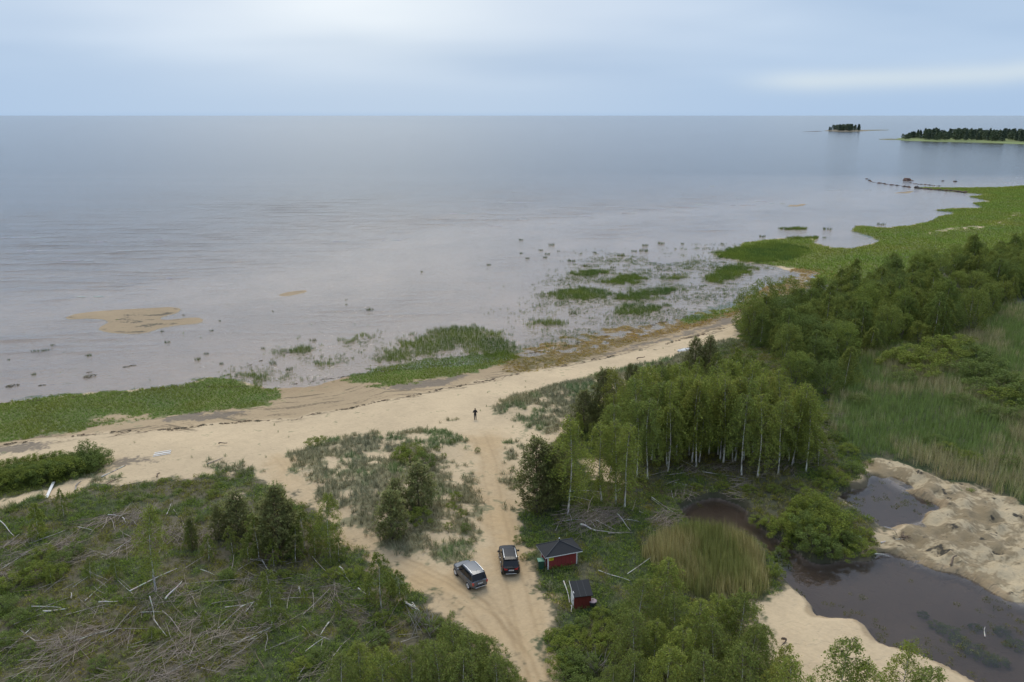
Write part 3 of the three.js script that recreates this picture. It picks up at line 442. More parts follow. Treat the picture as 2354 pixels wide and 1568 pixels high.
for (let v = 985; v <= 1062; v += 19) for (let u = 1440 - (v - 985) * 0.6; u < 1840; u += 36) { const uu = u + (pr() - 0.5) * 26, vv = v + (pr() - 0.5) * 14; if (uu < 1395 && vv > 1040) continue; if (uu > 1790 && vv < 1010) continue; if (pr() < 0.12) continue; standing.push([uu, vv, 8.2 + 3.4 * pr() - (uu < 1450 ? 1.2 : 0) - (vv < 1000 ? 1.6 : 0)]); }
standing.forEach(([u, v, h], k) => { const front = k < 25, west = u < 1450; place(birches[(pr() * 5) | 0], 'birch_tree', G(u, v), [h / 10 * 1.04, h / 10, h / 10 * 1.04], pr() * 6.28, k === 0 ? 'tall white-stemmed birch beside the dark pines at the track' : front && west ? 'birch with bare white stem by the bare sand patch' : front ? 'birch with bare white stem in the open front row facing the pond' : STAND, 'tree', k === 0 ? undefined : front && west ? 'birches by the bare sand patch' : front ? 'front row birches facing the pond' : STAND_G, 0.07); });
const YOUNG = 'young birch among the trees of the stand beside the dune ridge', YOUNG_G = 'young birches at the edge of the stand';
for (const [u, v, h] of [[1330, 1010, 4], [1360, 1030, 3.5], [1310, 1065, 5], [1285, 1090, 4.5], [1300, 1120, 5.5], [1420, 960, 5], [1450, 940, 5.5], [1480, 930, 5], [1510, 915, 5.5], [1540, 920, 6], [1570, 905, 5.5], [1600, 895, 5.5], [1640, 890, 6], [1670, 905, 6.5], [1700, 920, 7], [1500, 955, 6.5], [1550, 950, 7], [1600, 940, 7], [1650, 935, 7.5], [1690, 950, 8], [1740, 930, 7], [1690, 870, 5.5], [1720, 890, 6], [1760, 955, 7], [1800, 985, 7], [1840, 1010, 7], [1870, 1040, 6], [1880, 1070, 5], [1850, 1045, 6]]) place(saplings[(pr() * 2) | 0], 'young_birch', G(u, v), h / 4, pr() * 6.28, YOUNG, 'tree', YOUNG_G, 0.06);
const FRONT = 'leafy green birch growing behind the red outhouse beside the sand spit', FRONT_G = 'birches behind the outhouse';
const bushy = [makeBirch(31, 8, { spread: 0.24, low: 0.14, limbs: 84, leaves: 95 }), makeBirch(32, 8, { spread: 0.27, low: 0.1, limbs: 84, leaves: 95, color: [0.20, 0.235, 0.054] })];
for (const [u, v, h] of [[1465, 1475, 6.2], [1516, 1450, 7], [1452, 1552, 6], [1499, 1552, 5], [1590, 1540, 6.4], [1545, 1505, 5.5], [1640, 1520, 6], [1690, 1525, 6.5], [1670, 1490, 5], [1560, 1600, 6], [1640, 1600, 6.2], [1720, 1600, 6], [1450, 1640, 5], [1530, 1660, 6.5], [1610, 1680, 6.5], [1740, 1545, 4.5], [1400, 1640, 4], [1690, 1680, 7]]) place(bushy[(pr() * 2) | 0], 'leafy_birch', G(u, v), h / 8, pr() * 6.28, FRONT, 'tree', FRONT_G, 0.05);
const SPIT = 'airy light green birch rising in front of the pale sand spit', SPIT_G = 'birches in front of the sand spit';
for (const [u, v, h] of [[1915, 1740, 9.5], [1968, 1760, 8.6], [2060, 1735, 8.8], [1780, 1690, 7.2], [1840, 1800, 8], [2110, 1790, 8.6], [1800, 1760, 8.8]]) place(birches[(pr() * 5) | 0], 'birch_tree', G(u, v), [h / 10 * 0.92, h / 10, h / 10 * 0.92], pr() * 6.28, SPIT, 'tree', SPIT_G, 0.04);
const EDGE = 'dense bushy birch at the corner of the clearing and the sand track', EDGE_G = 'bushy birches at the track corner';
for (const [u, v, h] of [[1045, 1560, 5.2], [1085, 1590, 5.4], [1125, 1570, 4.2], [1010, 1620, 5.5], [950, 1600, 4.2], [1140, 1630, 4.6], [880, 1610, 4.4], [830, 1580, 4], [1060, 1650, 5.5], [790, 1620, 4.5], [980, 1560, 3.4], [1165, 1600, 3.2]]) place(bushy[(pr() * 2) | 0], 'leafy_birch', G(u, v), [h / 8 * 1.15, h / 8, h / 8 * 1.15], pr() * 6.28, EDGE, 'tree', EDGE_G, 0.05);
place(birches[1], 'birch_tree', G(357, 1361), [0.8, 0.86, 0.8], 1, 'tallest slender birch standing alone in the clearing of felled trees', 'tree', undefined, 0.03);
place(saplings[0], 'young_birch', G(90, 1240), 1.05, 2, 'bushy young birch in the clearing near the white plank', 'tree');
place(saplings[1], 'young_birch', G(147, 1189), [0.62, 0.88, 0.62], 3, 'small dark round-headed tree on a bare stem beside the white plank', 'tree');
place(bushy[0], 'leafy_birch', G(752, 1262), [0.62, 0.74, 0.62], 3, 'yellowish leaning birch beside the sand track, tallest of its clump', 'tree', undefined, 0.1);
for (const [u, v, h] of [[595, 1285, 5], [725, 1280, 2.8], [700, 1260, 4.6], [610, 1270, 4], [570, 1290, 3.2], [760, 1300, 3], [680, 1290, 4], [630, 1300, 3], [535, 1270, 3], [480, 1290, 3], [780, 1290, 2.6]]) place(saplings[(pr() * 2) | 0], 'young_birch', G(u, v), h / 4, pr() * 6.28, 'young birch in the clump of birches and pines beside the clearing', 'tree', 'young birches of the clearing clump', 0.06);
for (const [u, v, h] of [[878, 1399, 5.6], [922, 1385, 3.4], [900, 1372, 2.6], [850, 1380, 2.8]]) place(saplings[(pr() * 2) | 0], 'young_birch', G(u, v), [h / 4 * 0.9, h / 4, h / 4 * 0.9], pr() * 6.28, 'thin young birch beside the log pile near the sand track', 'tree', 'thin birches by the log pile', 0.05);
for (const [u, v, h] of [[628, 1442, 5.6], [440, 1263, 3.4], [270, 1331, 2.4], [209, 1334, 2.4], [120, 1345, 2.2], [470, 1440, 1.5], [350, 1480, 1.6], [780, 1420, 1.6], [700, 1390, 1.8], [60, 1330, 2]]) place(saplings[(pr() * 2) | 0], 'young_birch', G(u, v), [h / 4 * 0.85, h / 4, h / 4 * 0.85], pr() * 6.28, 'lone young birch left standing among the felled branches', 'tree', 'young birches left in the clearing', 0.06);

// ---------------------------------------------------------------- pines
const pines = [makePine(1, 8), makePine(2, 8, { spread: 0.29, low: 0.06 }), makePine(3, 5, { spread: 0.3, low: 0.05 })];
for (const [u, v, h, k, wide, label] of [
  [1232, 1178, 8.8, 1, 1, 'tall dark pine with pointed top beside the sand track'], [1258, 1168, 7.6, 1, 0.95, 'second dark pine close behind the pointed pine by the track'], [1283, 1150, 6.8, 1, 0.95, 'dark pine next to the white birch stem by the track pines'],
  [1386, 988, 8.8, 0, 1.05, 'tall dark pine on the inland side of the grassy dune ridge'], [1342, 992, 6, 1, 1.15, 'broad dark pine beside the tall pine of the dune ridge'], [1398, 992, 4, 2, 0.8, 'small pointed pine at the foot of the tall dune ridge pine'],
  [1595, 868, 6.9, 1, 1.05, 'dark pine at the white board near the end of the beach'], [1628, 868, 7.2, 1, 0.85, 'slimmer dark pine beside the pine at the end of the beach'],
  [1461, 890, 3.6, 2, 0.8, 'small pine on the dune ridge standing in a close pair'], [1447, 888, 3.8, 2, 0.8, 'slightly taller small pine of the close pair on the dune ridge'], [1519, 866, 2.6, 2, 0.8, 'smallest pine alone on the crest of the dune ridge'],
  [910, 1180, 4.0, 2, 0.95, 'slim dark pine behind the broad pine on the central dune'], [902, 1240, 5.4, 2, 1.1, 'broad dark pine on the grassy central dune above the cars'], [963, 1172, 5.4, 2, 1.2, 'dense bushy pine beside the light green shrub on the central dune'],
  [642, 1283, 7.9, 0, 1.15, 'tallest dark pine in the clump beside the clearing'], [548, 1226, 4.8, 2, 1.2, 'wide dark pine on the seaward side of the clearing clump'], [504, 1240, 3.8, 2, 0.75, 'small slim pine beside the wide pine of the clearing'], [668, 1272, 5.8, 0, 0.9, 'second dark pine touching the tallest pine of the clearing clump'], [444, 1264, 3.6, 2, 0.6, 'thin small pine standing apart in the clearing'], [610, 1240, 4.4, 2, 0.9, 'dark pine in the middle of the clearing clump']]) { const s = h / (k === 2 ? 5 : 8); place(pines[k], 'pine_tree', G(u, v), [s * wide, s, s * wide], pr() * 6.28, label, 'tree'); }

// ---------------------------------------------------------------- thicket and bushes
const thick = [makeBush(41, 6, 5, { lobes: 64, leaves: 120, lobe: 0.08 }), makeBush(42, 6, 4.4, { lobes: 58, leaves: 120, lobe: 0.085, color: [0.205, 0.24, 0.055] }), makeBush(43, 6, 5.4, { color: [0.14, 0.18, 0.046], lobes: 70, leaves: 110, lobe: 0.08 }), makeBush(44, 6, 4, { color: [0.2, 0.225, 0.046], lobes: 52, leaves: 120, lobe: 0.09 }), makeBirch(45, 6, { spread: 0.3, low: 0.08, limbs: 80, leaves: 95, color: [0.185, 0.23, 0.055], leaf: 1.1 }), makeBirch(46, 6, { spread: 0.25, low: 0.1, limbs: 76, leaves: 95, color: [0.22, 0.25, 0.056], leaf: 1.1 })];
const inside = (poly, u, v) => { let c = false; for (let i = 0, j = poly.length - 1; i < poly.length; j = i++) if ((poly[i][1] > v) !== (poly[j][1] > v) && u < (poly[j][0] - poly[i][0]) * (v - poly[i][1]) / (poly[j][1] - poly[i][1]) + poly[i][0]) c = !c; return c; };
{
  const poly = [[1700, 778], [1730, 740], [1790, 712], [1880, 690], [1980, 670], [2100, 640], [2220, 618], [2354, 590], [2440, 575], [2440, 660], [2330, 692], [2300, 715], [2225, 772], [2130, 795], [2040, 812], [1945, 850], [1945, 905], [1900, 935], [1830, 915], [1785, 870], [1760, 830]];
  const P = poly.map(([u, v]) => W(u, v, 0.9)), bx = [Math.min(...P.map((p) => p[0])), Math.max(...P.map((p) => p[0])), Math.min(...P.map((p) => p[1])), Math.max(...P.map((p) => p[1]))];
  let count = 0;
  for (let z = bx[3]; z > bx[2]; z -= 3.9) for (let x = bx[0]; x < bx[1]; x += 3.9) {
    const X = x + (pr() - 0.5) * 3.2, Z = z + (pr() - 0.5) * 3.2; if (!inside(P, X, Z) || !seen(X, 3, Z, 90) || count >= 298) continue;
    const far = smooth(-130, -230, Z); if (pr() < far * 0.25) continue;
    const h = (4.6 + 2.2 * pr()) * mix(1, 1.12, far) * (0.82 + 0.36 * nz(X, Z, 0.06, 1)); const rim = !inside(P, X, Z + 7) || !inside(P, X - 5, Z + 5), back = !inside(P, X, Z - 9); place(thick[pr() < 0.5 ? (pr() * 4) | 0 : 4 + ((pr() * 2) | 0)], 'alder_bush', new THREE.Vector3(X, hAt(X, Z), Z), [h / 6 * 1.0, h / 6 * (0.85 + pr() * 0.5), h / 6 * 1.0], pr() * 6.28, rim ? 'dark green alder on the rim of the thicket facing the reed meadow' : back ? 'dark green alder at the marsh side of the thicket' : 'dark green alder deep inside the dense thicket', 'bush', rim ? 'alders on the meadow rim' : back ? 'alders at the marsh side' : 'alders inside the thicket'); count++;
  }
}
const lowBush = [makeBush(51, 2, 2.6, { color: GREEN_WILLOW, lobes: 24, leaves: 130, leaf: 0.06, low: 0.08 }), makeBush(52, 2, 2.4, { color: [0.165, 0.21, 0.052], lobes: 22, leaves: 130, leaf: 0.06, low: 0.06 })];
function bushes(list, name, label, group) { for (const [u, v, h, w] of list) { const p = G(u, v), s = h / 2; place(lowBush[(pr() * 2) | 0], name, p, [s * (w ?? 1), s, s * (w ?? 1)], pr() * 6.28, label, 'bush', group); } }
const rows = []; for (let u = -60; u < 232; u += 15) { const v = 1132 - (u + 60) * 0.19; rows.push([u, v - 6 + pr() * 12, 1.6 + pr() * 0.7, 1.15]); rows.push([u + 8, v - 24 + pr() * 10, 1.3 + pr() * 0.6, 1.2]); if (u < 140) rows.push([u + 4, v - 40 + pr() * 8, 1.1 + pr() * 0.4, 1.2]); }
bushes(rows, 'rose_bush', 'green shrub in the low hedge-like row on the beach', 'shrubs of the row on the beach');
bushes([[203, 1062, 2.8, 0.75]], 'rose_bush', 'tallest pointed shrub at the end of the row on the beach');
bushes([[720, 1028, 1.3, 1.2], [740, 1024, 1.2, 1.1]], 'green_shrub', 'small bright green shrub on the seaward rim of the central dune', 'shrubs on the rim of the central dune');
bushes([[945, 1060, 2.2, 1.2], [925, 1058, 1.6, 1.2], [975, 1075, 2, 1], [965, 1200, 1.6, 1.2]], 'green_shrub', 'light green leafy shrub beside the bushy pine on the central dune', 'shrubs by the dune pines');
bushes([[1038, 1170, 0.8, 1.1], [1060, 1185, 0.7, 1.2], [1048, 1148, 0.9, 1.1], [1098, 1040, 0.7, 0.9], [1070, 1222, 0.9, 1], [1082, 1250, 0.6, 1], [1030, 1215, 0.7, 1], [1005, 1035, 0.6, 1.3], [1040, 1020, 0.6, 1.2], [1020, 1050, 0.5, 1.2]], 'low_shrub', 'low green shrub on the bare sandy flank of the central dune', 'low shrubs on the dune flank');
bushes([[1205, 1285, 0.6, 0.9], [1192, 1248, 0.9, 1]], 'low_shrub', 'low green shrub at the edge of the track above the red hut', 'low shrubs at the track edge');
const willows = []; for (const [u, v, h, w] of [[1745, 1190, 1.1, 1.3], [1775, 1205, 1.4, 1.3], [1800, 1225, 2.2, 1.2], [1830, 1205, 2.8, 1.2], [1850, 1230, 3, 1.1], [1880, 1195, 3.2, 1.1], [1890, 1240, 2.8, 1.1], [1910, 1215, 2.6, 1.1], [1935, 1240, 2.4, 1.2], [1860, 1260, 2, 1.2], [1900, 1270, 1.7, 1.3], [1960, 1250, 1.8, 1.3], [1985, 1262, 1.2, 1.4], [1940, 1275, 1.3, 1.4], [1820, 1250, 1.5, 1.2], [1990, 1230, 1.1, 1.4], [1860, 1180, 2.8, 1], [1910, 1180, 2, 1.1], [1880, 1165, 2.4, 1], [1840, 1175, 2, 1.2], [1940, 1200, 1.6, 1.3]]) willows.push([u + (pr() - 0.5) * 10, v + 6, h * (0.55 + 0.6 * pr()), w * (0.85 + 0.3 * pr())]);
bushes(willows, 'willow_bush', 'rounded willow bush on the island between the two ponds', 'willows between the ponds');
bushes([[1790, 1300, 1.8, 0.9], [1805, 1280, 1.6, 0.9], [1780, 1325, 1.3, 1], [1800, 1318, 1.4, 0.9]], 'willow_bush', 'light green willow bush at the edge of the reed patch by the pond', 'willows at the reed patch');
bushes([[2060, 845, 3, 1.5], [2095, 838, 3.4, 1.5], [2130, 850, 3, 1.5], [2120, 872, 2.4, 1.6], [2160, 818, 3.6, 1.5], [2200, 812, 3.4, 1.5], [2240, 830, 3, 1.5], [2190, 840, 3, 1.5], [2230, 868, 3, 1.6], [2270, 880, 3, 1.6], [2310, 900, 3, 1.6], [2345, 930, 3, 1.6], [2250, 905, 2.6, 1.6], [2300, 930, 2.6, 1.6], [2340, 895, 2.6, 1.6], [2080, 880, 1.8, 1.8], [2210, 930, 1.6, 1.8], [2280, 850, 2.4, 1.6], [2390, 920, 3, 1.6], [2350, 970, 2.2, 1.7], [1975, 930, 1.6, 1.5], [2280, 960, 1.8, 1.7], [2180, 1040, 1.2, 1.8], [2230, 1060, 1.2, 1.8], [2150, 1020, 1.2, 1.8], [2320, 1070, 1.3, 1.8]], 'willow_bush', 'green willow bush spreading in the pale reed meadow', 'willows of the reed meadow');
bushes([[1275, 1470, 0.9, 1.3], [1290, 1500, 1.2, 1.3], [1310, 1530, 1.3, 1.3], [1285, 1540, 1.1, 1.3], [1330, 1490, 1, 1.4], [1345, 1550, 1.5, 1.2], [1360, 1470, 0.9, 1.4], [1315, 1460, 0.8, 1.4], [1300, 1570, 1.2, 1.3], [1390, 1460, 1.3, 1.2], [1400, 1500, 1.5, 1.2], [1420, 1420, 1.1, 1.3], [1340, 1440, 0.8, 1.4], [1380, 1420, 0.9, 1.4], [1340, 1600, 1.4, 1.3], [1380, 1620, 1.5, 1.3]], 'green_shrub', 'bright green shrub in the thick growth beside the outhouse', 'shrubs beside the outhouse');
bushes([[90, 1330, 1.6, 1.3], [60, 1310, 1.2, 1.4], [140, 1300, 1.4, 1.3], [100, 1285, 1.3, 1.3], [30, 1350, 1.3, 1.5], [170, 1275, 1.2, 1.2], [10, 1400, 1.1, 1.6], [40, 1430, 1.0, 1.6], [130, 1325, 1.2, 1.3], [350, 1470, 0.9, 1.2], [225, 1535, 0.9, 1.3], [375, 1110, 0.6, 1.4], [490, 1140, 0.8, 1.3], [430, 1115, 0.6, 1.4], [820, 1330, 1.1, 1.3], [770, 1330, 1, 1.4], [960, 1430, 0.9, 1.5], [1000, 1450, 1, 1.5], [1040, 1480, 1.1, 1.5], [1090, 1500, 1.1, 1.4], [880, 1430, 0.9, 1.4], [800, 1450, 0.9, 1.5], [870, 1480, 1, 1.5], [730, 1520, 1, 1.5], [690, 1545, 1, 1.5], [520, 1330, 0.8, 1.4], [650, 1330, 0.8, 1.5], [20, 1480, 1, 1.5], [60, 1500, 0.8, 1.5], [460, 1200, 0.7, 1.4], [300, 1150, 0.6, 1.5], [500, 1120, 0.6, 1.4]], 'green_shrub', 'green shrub between the felled branches of the clearing', 'shrubs of the clearing');
bushes([[1930, 1110, 1.2, 1.5], [1890, 1120, 1, 1.6], [1840, 1130, 0.9, 1.7], [1960, 1085, 1.2, 1.4], [1900, 1095, 1.2, 1.4], [1780, 1130, 0.8, 1.6], [1950, 1040, 1.1, 1.5], [1920, 1010, 1.2, 1.5], [1720, 1130, 0.8, 1.6], [1880, 970, 1.4, 1.5], [1660, 1120, 0.7, 1.6], [1560, 1130, 0.8, 1.6], [1600, 1125, 0.7, 1.6]], 'green_shrub', 'low green shrub on the forest floor between birches and pond', 'shrubs on the forest floor');
bushes([[2180, 1470, 1, 1.4], [2200, 1490, 0.9, 1.4], [2230, 1510, 1, 1.3], [2150, 1455, 0.8, 1.3], [2240, 1460, 0.7, 1.3], [2300, 1470, 0.8, 1.4], [2330, 1500, 0.9, 1.4], [2260, 1530, 0.9, 1.4], [2120, 1430, 0.7, 1.2], [2290, 1540, 1, 1.3]], 'willow_bush', 'small willow bush standing in the water by the sand spit', 'willows standing in the pond');

// ---------------------------------------------------------------- grasses and reeds: nobody could count them
function tuftGeo(seed, n, h, w, spread, cols, droop) { const r = rng(seed), m = new Mesher(); for (let k = 0; k < n; k++) { const a = r() * 6.283, b = r() * 6.283, R = Math.sqrt(r()) * spread, l = h * (0.55 + 0.6 * r()), d = l * droop * (0.3 + r()); m.blade(Math.cos(b) * R, -0.02, Math.sin(b) * R, Math.cos(a) * d, l, Math.sin(a) * d, w * (0.7 + 0.6 * r()), tint(cols[(r() * cols.length) | 0], r, 0.2), droop * 0.4); } return m.geo(); }
function herbGeo(seed, n, h, w, col) { const r = rng(seed), m = new Mesher(); for (let k = 0; k < n; k++) { const a = r() * 6.283, R = Math.sqrt(r()) * w; m.leaf(Math.cos(a) * R, h * (0.12 + 0.9 * r() * (1 - 0.5 * R / w)), Math.sin(a) * R, 0.05 + 0.045 * r(), r, tint(col, r, 0.3), 0.7); } for (let k = 0; k < n / 5; k++) { const a = r() * 6.283, R = Math.sqrt(r()) * w; m.blade(Math.cos(a) * R, 0, Math.sin(a) * R, (r() - 0.5) * h * 0.6, h * (0.7 + 0.6 * r()), (r() - 0.5) * h * 0.6, 0.012, tint(col, r, 0.3), 0.2); } return m.geo(); }
function scatter(name, label, category, geo, mat, spots) {
  const im = new THREE.InstancedMesh(geo, mat, spots.length), q = new THREE.Quaternion(), m = new THREE.Matrix4(), e = new THREE.Euler(), c = new THREE.Color();
  spots.forEach((s, k) => { e.set(s.lean ?? 0, s.turn, 0, 'YXZ'); q.setFromEuler(e); m.compose(new THREE.Vector3(s.x, s.y, s.z), q, new THREE.Vector3(s.w, s.h, s.w)); im.setMatrixAt(k, m); c.setRGB(...s.c); im.setColorAt(k, c); });
  im.castShadow = im.receiveShadow = true; return special(im, name, 'stuff', label, category);
}
function grid(x0, x1, z0, z1, step, fn) { const r = rng(Math.round(x0 * 7 + z0 * 13 + step * 1000)); for (let z = z0; z < z1; z += step) { const half = Math.abs(z) * 0.69 + 14; for (let x = Math.max(x0, -half); x < Math.min(x1, half); x += step) fn(x + (r() - 0.5) * step * 1.3, z + (r() - 0.5) * step * 1.3, r); } }
const S = { marsh: [], dune: [], herb: [], heather: [], reed: [], sedge: [], wrack: [], blue: [] };
// green salt marsh
grid(-110, 100, -170, -90, 0.36, (x, z, r) => { const m = at(marsh, x, z), n2 = nz(x, z, 0.6, 1); if (m + (n2 - 0.5) * 0.6 + (nz(x, z, 1.7, 2) - 0.5) * 0.35 < 0.42 + r() * 0.16) return; const n1 = nz(x, z, 0.11), n5 = nz(x, z, 0.23, 2), g = 0.8 + 0.4 * r(); S.marsh.push({ x, y: hAt(x, z), z, turn: r() * 6.3, w: 0.7 + r() * 0.5, h: 0.4 + n5 * 0.7 * r() + r() * 0.3, c: [g * mix(0.75, 1.02, n5), g * mix(0.92, 1.04, n1), g * mix(1, 0.85, n5)] }); });
grid(40, 350, -560, -170, 0.95, (x, z, r) => { const m = at(marsh, x, z), n2 = nz(x, z, 0.3, 1); if (m + (n2 - 0.5) * 0.35 < 0.42 || hAt(x, z) < 0.02) return; const n5 = nz(x, z, 0.05, 2), n6 = nz(x, z, 0.14, 0), g = 0.85 + 0.35 * r(); S.marsh.push({ x, y: hAt(x, z), z, turn: r() * 6.3, w: 1.9 + r() * 1.6, h: 0.7 + r() * 0.9 + n6 * 0.7, c: [g * mix(0.8, 1.08, n5), g * mix(0.92, 1.08, n6), g * 0.9] }); });
// dune grass
grid(-90, 70, -165, -58, 0.44, (x, z, r) => { const d = at(dune, x, z); if (d < 0.1) return; const n2 = nz(x, z, 0.6, 1), n3 = nz(x, z, 2.2, 2); if (d * 0.95 + (n2 - 0.5) * 1.15 + (n3 - 0.5) * 0.55 < 0.52 + r() * 0.2) return; const n5 = nz(x, z, 0.16, 0), g = 0.8 + 0.45 * r(), green = smooth(0.5, 0.75, nz(x, z, 0.3, 2)); S.dune.push({ x, y: hAt(x, z), z, turn: r() * 6.3, w: 1.0 + r() * 0.7, h: 0.65 + r() * 0.75, c: [g * mix(1.1, 0.72, green) * mix(0.85, 1.15, n5), g * mix(1, 0.92, green) * mix(0.9, 1.08, n5), g * mix(1.08, 0.7, green)] }); });
grid(-90, 70, -165, -58, 1.5, (x, z, r) => { const d = at(dune, x, z) + at(wet, x, z) * 0; if (d > 0.25 || r() > 0.03 || at(land, x, z) < 1 || at(wet, x, z) > 0.05 || at(heath, x, z) > 0.2 || at(floor, x, z) > 0.1 || at(track, x, z) > 0.4) return; S.dune.push({ x, y: hAt(x, z), z, turn: r() * 6.3, w: 0.7, h: 0.5 + r() * 0.4, c: [0.9, 1, 0.9] }); });
// undergrowth of clearing and forest floor
grid(-80, 110, -170, -40, 0.44, (x, z, r) => {
  const he = at(heath, x, z), fl = at(floor, x, z), k = Math.max(he, fl), n2 = nz(x, z, 0.6, 1), n1 = nz(x, z, 0.11);
  if (k + (n2 - 0.5) * 0.5 < 0.5 || at(bare, x, z) + (n2 - 0.5) * 0.3 > 0.4 || at(pondSoft, x, z) > 0.35 || at(meadow, x, z) > 0.6 || at(reedPatch, x, z) > 0.5) return;
  const gb = smooth(0.34, 0.6, n2 * 0.6 + n1 * 0.4), pe = at(peat, x, z), n6 = nz(x, z, 1.1, 2), g = 0.75 + 0.5 * r(); if (r() > (he > fl ? 0.6 + 0.4 * gb : 0.7 + 0.3 * gb) - pe * 0.4) return;
  const roadside = smooth(-66, -60, z) * 0; const brown = (1 - gb) * 0.6 + pe * 0.5;
  if (r() < 0.62) S.herb.push({ x, y: hAt(x, z), z, turn: r() * 6.3, w: 0.8 + r() * 0.5, h: 0.55 + 0.7 * n6 + r() * 0.35 + roadside, c: [g * mix(0.85, 1.2, brown), g * mix(1, 0.85, brown), g * mix(0.9, 0.9, brown)] });
  else S.heather.push({ x, y: hAt(x, z), z, turn: r() * 6.3, w: 0.8 + r() * 0.6, h: 0.6 + r() * 0.6, c: [g * mix(0.8, 1.15, brown), g * mix(0.95, 0.98, brown), g * mix(0.8, 1.1, brown)] });
});
grid(-95, -30, -125, -70, 0.5, (x, z, r) => { if (at(grassy, x, z) < 0.4) return; const g = 0.8 + 0.4 * r(); S.herb.push({ x, y: hAt(x, z), z, turn: r() * 6.3, w: 1, h: 0.9 + r() * 0.4, c: [g, g, g] }); });
// reed meadow and reed patch
grid(30, 130, -175, -70, 0.55, (x, z, r) => { const m = at(meadow, x, z); if (m < 0.35 + r() * 0.25 || at(mounds, x, z) > 0.3) return; const n = nz(x + 0.35 * z, z * 1.1, 0.085, 1) * 0.65 + nz(x, z, 0.3, 2) * 0.35, dry = smooth(0.40, 0.62, n + (r() - 0.5) * 0.34), g = 0.75 + 0.5 * r(); S.reed.push({ x, y: hAt(x, z), z, turn: r() * 6.3, lean: (r() - 0.5) * 0.2, w: 1 + r() * 0.5, h: mix(0.62, 0.85, dry) + r() * 0.25, c: [g * mix(0.68, 1.3, dry), g * mix(0.98, 1.27, dry), g * mix(0.55, 1.25, dry)] }); });
grid(10, 60, -110, -60, 0.34, (x, z, r) => { const m = at(reedPatch, x, z); if (m + (nz(x, z, 0.35, 2) - 0.5) * 0.6 < 0.35 + r() * 0.25) return; const n = nz(x, z, 0.2, 1), g = 0.75 + 0.5 * r(), dry = smooth(0.25, 0.6, n + (r() - 0.5) * 0.3); S.reed.push({ x, y: hAt(x, z), z, turn: 3.6 + (r() - 0.5) * 2.2, lean: 0.05 + r() * 0.3 * dry, w: 0.9 + r() * 0.4, h: (0.55 + r() * 0.45 + 0.6 * nz(x, z, 0.25, 0)) * mix(0.7, 1, smooth(0.4, 0.95, m)), c: [g * mix(0.9, 1.35, dry), g * mix(1.02, 1.28, dry), g * mix(0.65, 1.05, dry)] }); });
// reeds in the shallows
grid(-110, 150, -340, -98, 0.4, (x, z, r) => { const m = at(reedy, x, z); if (m < 0.06) return; const n = nz(x, z, 0.5, 1), n3 = nz(x, z, 2, 2); if (m + (n - 0.5) * 1.1 + (n3 - 0.5) * 0.6 < 0.34 + r() * 0.45) return; const g = 0.75 + 0.45 * r(), far = smooth(-160, -240, z), bright = nz(x, z, 0.13, 0); S.sedge.push({ x, y: Math.max(-0.1, hAt(x, z) - 0.02), z, turn: r() * 6.3, w: mix(0.9, 1.5, far), h: 0.75 + r() * 0.5, c: [g * mix(0.65, 1.2, bright), g * mix(0.8, 1.15, bright), g * 0.85] }); });
grid(-90, 100, -270, -98, 0.7, (x, z, r) => { const sd = at(seaDist, x, z), sp = smooth(0.52, 0.7, nz(x, z, 0.07, 2)) * smooth(60, 6, sd) * smooth(-30, 10, x + (z + 100) * 0.1); if (sd < 0.4 || sd > 55 || r() > sp * 0.22 * smooth(-12, 6, x) + 0.0015) return; S.sedge.push({ x, y: Math.max(-0.1, hAt(x, z)), z, turn: r() * 6.3, w: 0.5 + r() * 0.5, h: 0.5 + r() * 0.5, c: [0.6 + r() * 0.3, 0.8 + r() * 0.2, 0.8] }); });
grid(-20, 100, -230, -110, 0.6, (x, z, r) => { const f = at(flats, x, z); if (f < 0.25 || hAt(x, z) < 0.005 || nz(x, z, 0.8, 2) < 0.42) return; const g = 0.75 + 0.5 * r(), n1 = nz(x, z, 0.11); S.marsh.push({ x, y: hAt(x, z), z, turn: r() * 6.3, w: 1.3 + r() * 0.5, h: 0.35 + r() * 0.3, c: [g * mix(1.1, 1.7, n1), g * mix(0.75, 0.9, n1), g * 0.8] }); });
grid(-70, 100, -290, -98, 0.5, (x, z, r) => { const sp = at(sparse, x, z); if (sp < 0.1) return; const n = nz(x * 0.55, z, 0.16, 1) * 0.55 + nz(x * 0.6, z, 0.7, 2) * 0.45; if (r() > sp * smooth(0.5, 0.66, n) * 0.55) return; const far = smooth(-150, -230, z), g = 0.7 + 0.4 * r(); S.sedge.push({ x, y: Math.max(-0.12, hAt(x, z) - 0.02), z, turn: r() * 6.3, w: mix(0.8, 1.4, far), h: 0.35 + r() * 0.55, c: [g * 0.8, g * 0.9, g * 0.8] }); });
// pond weeds
grid(20, 75, -110, -46, 0.7, (x, z, r) => { if (at(pondSoft, x, z) < 0.6) return; const n = nz(x, z, 0.16, 1) * 0.6 + nz(x, z, 0.7, 2) * 0.4; if (n < 0.56 || r() > (n - 0.5) * 2.6) return; const g = 0.6 + 0.4 * r(); S.herb.push({ x, y: POND_Y - 0.12, z, turn: r() * 6.3, w: 0.6 + r() * 0.5, h: 0.45 + r() * 0.5, c: [g, g * 0.9, g] }); });
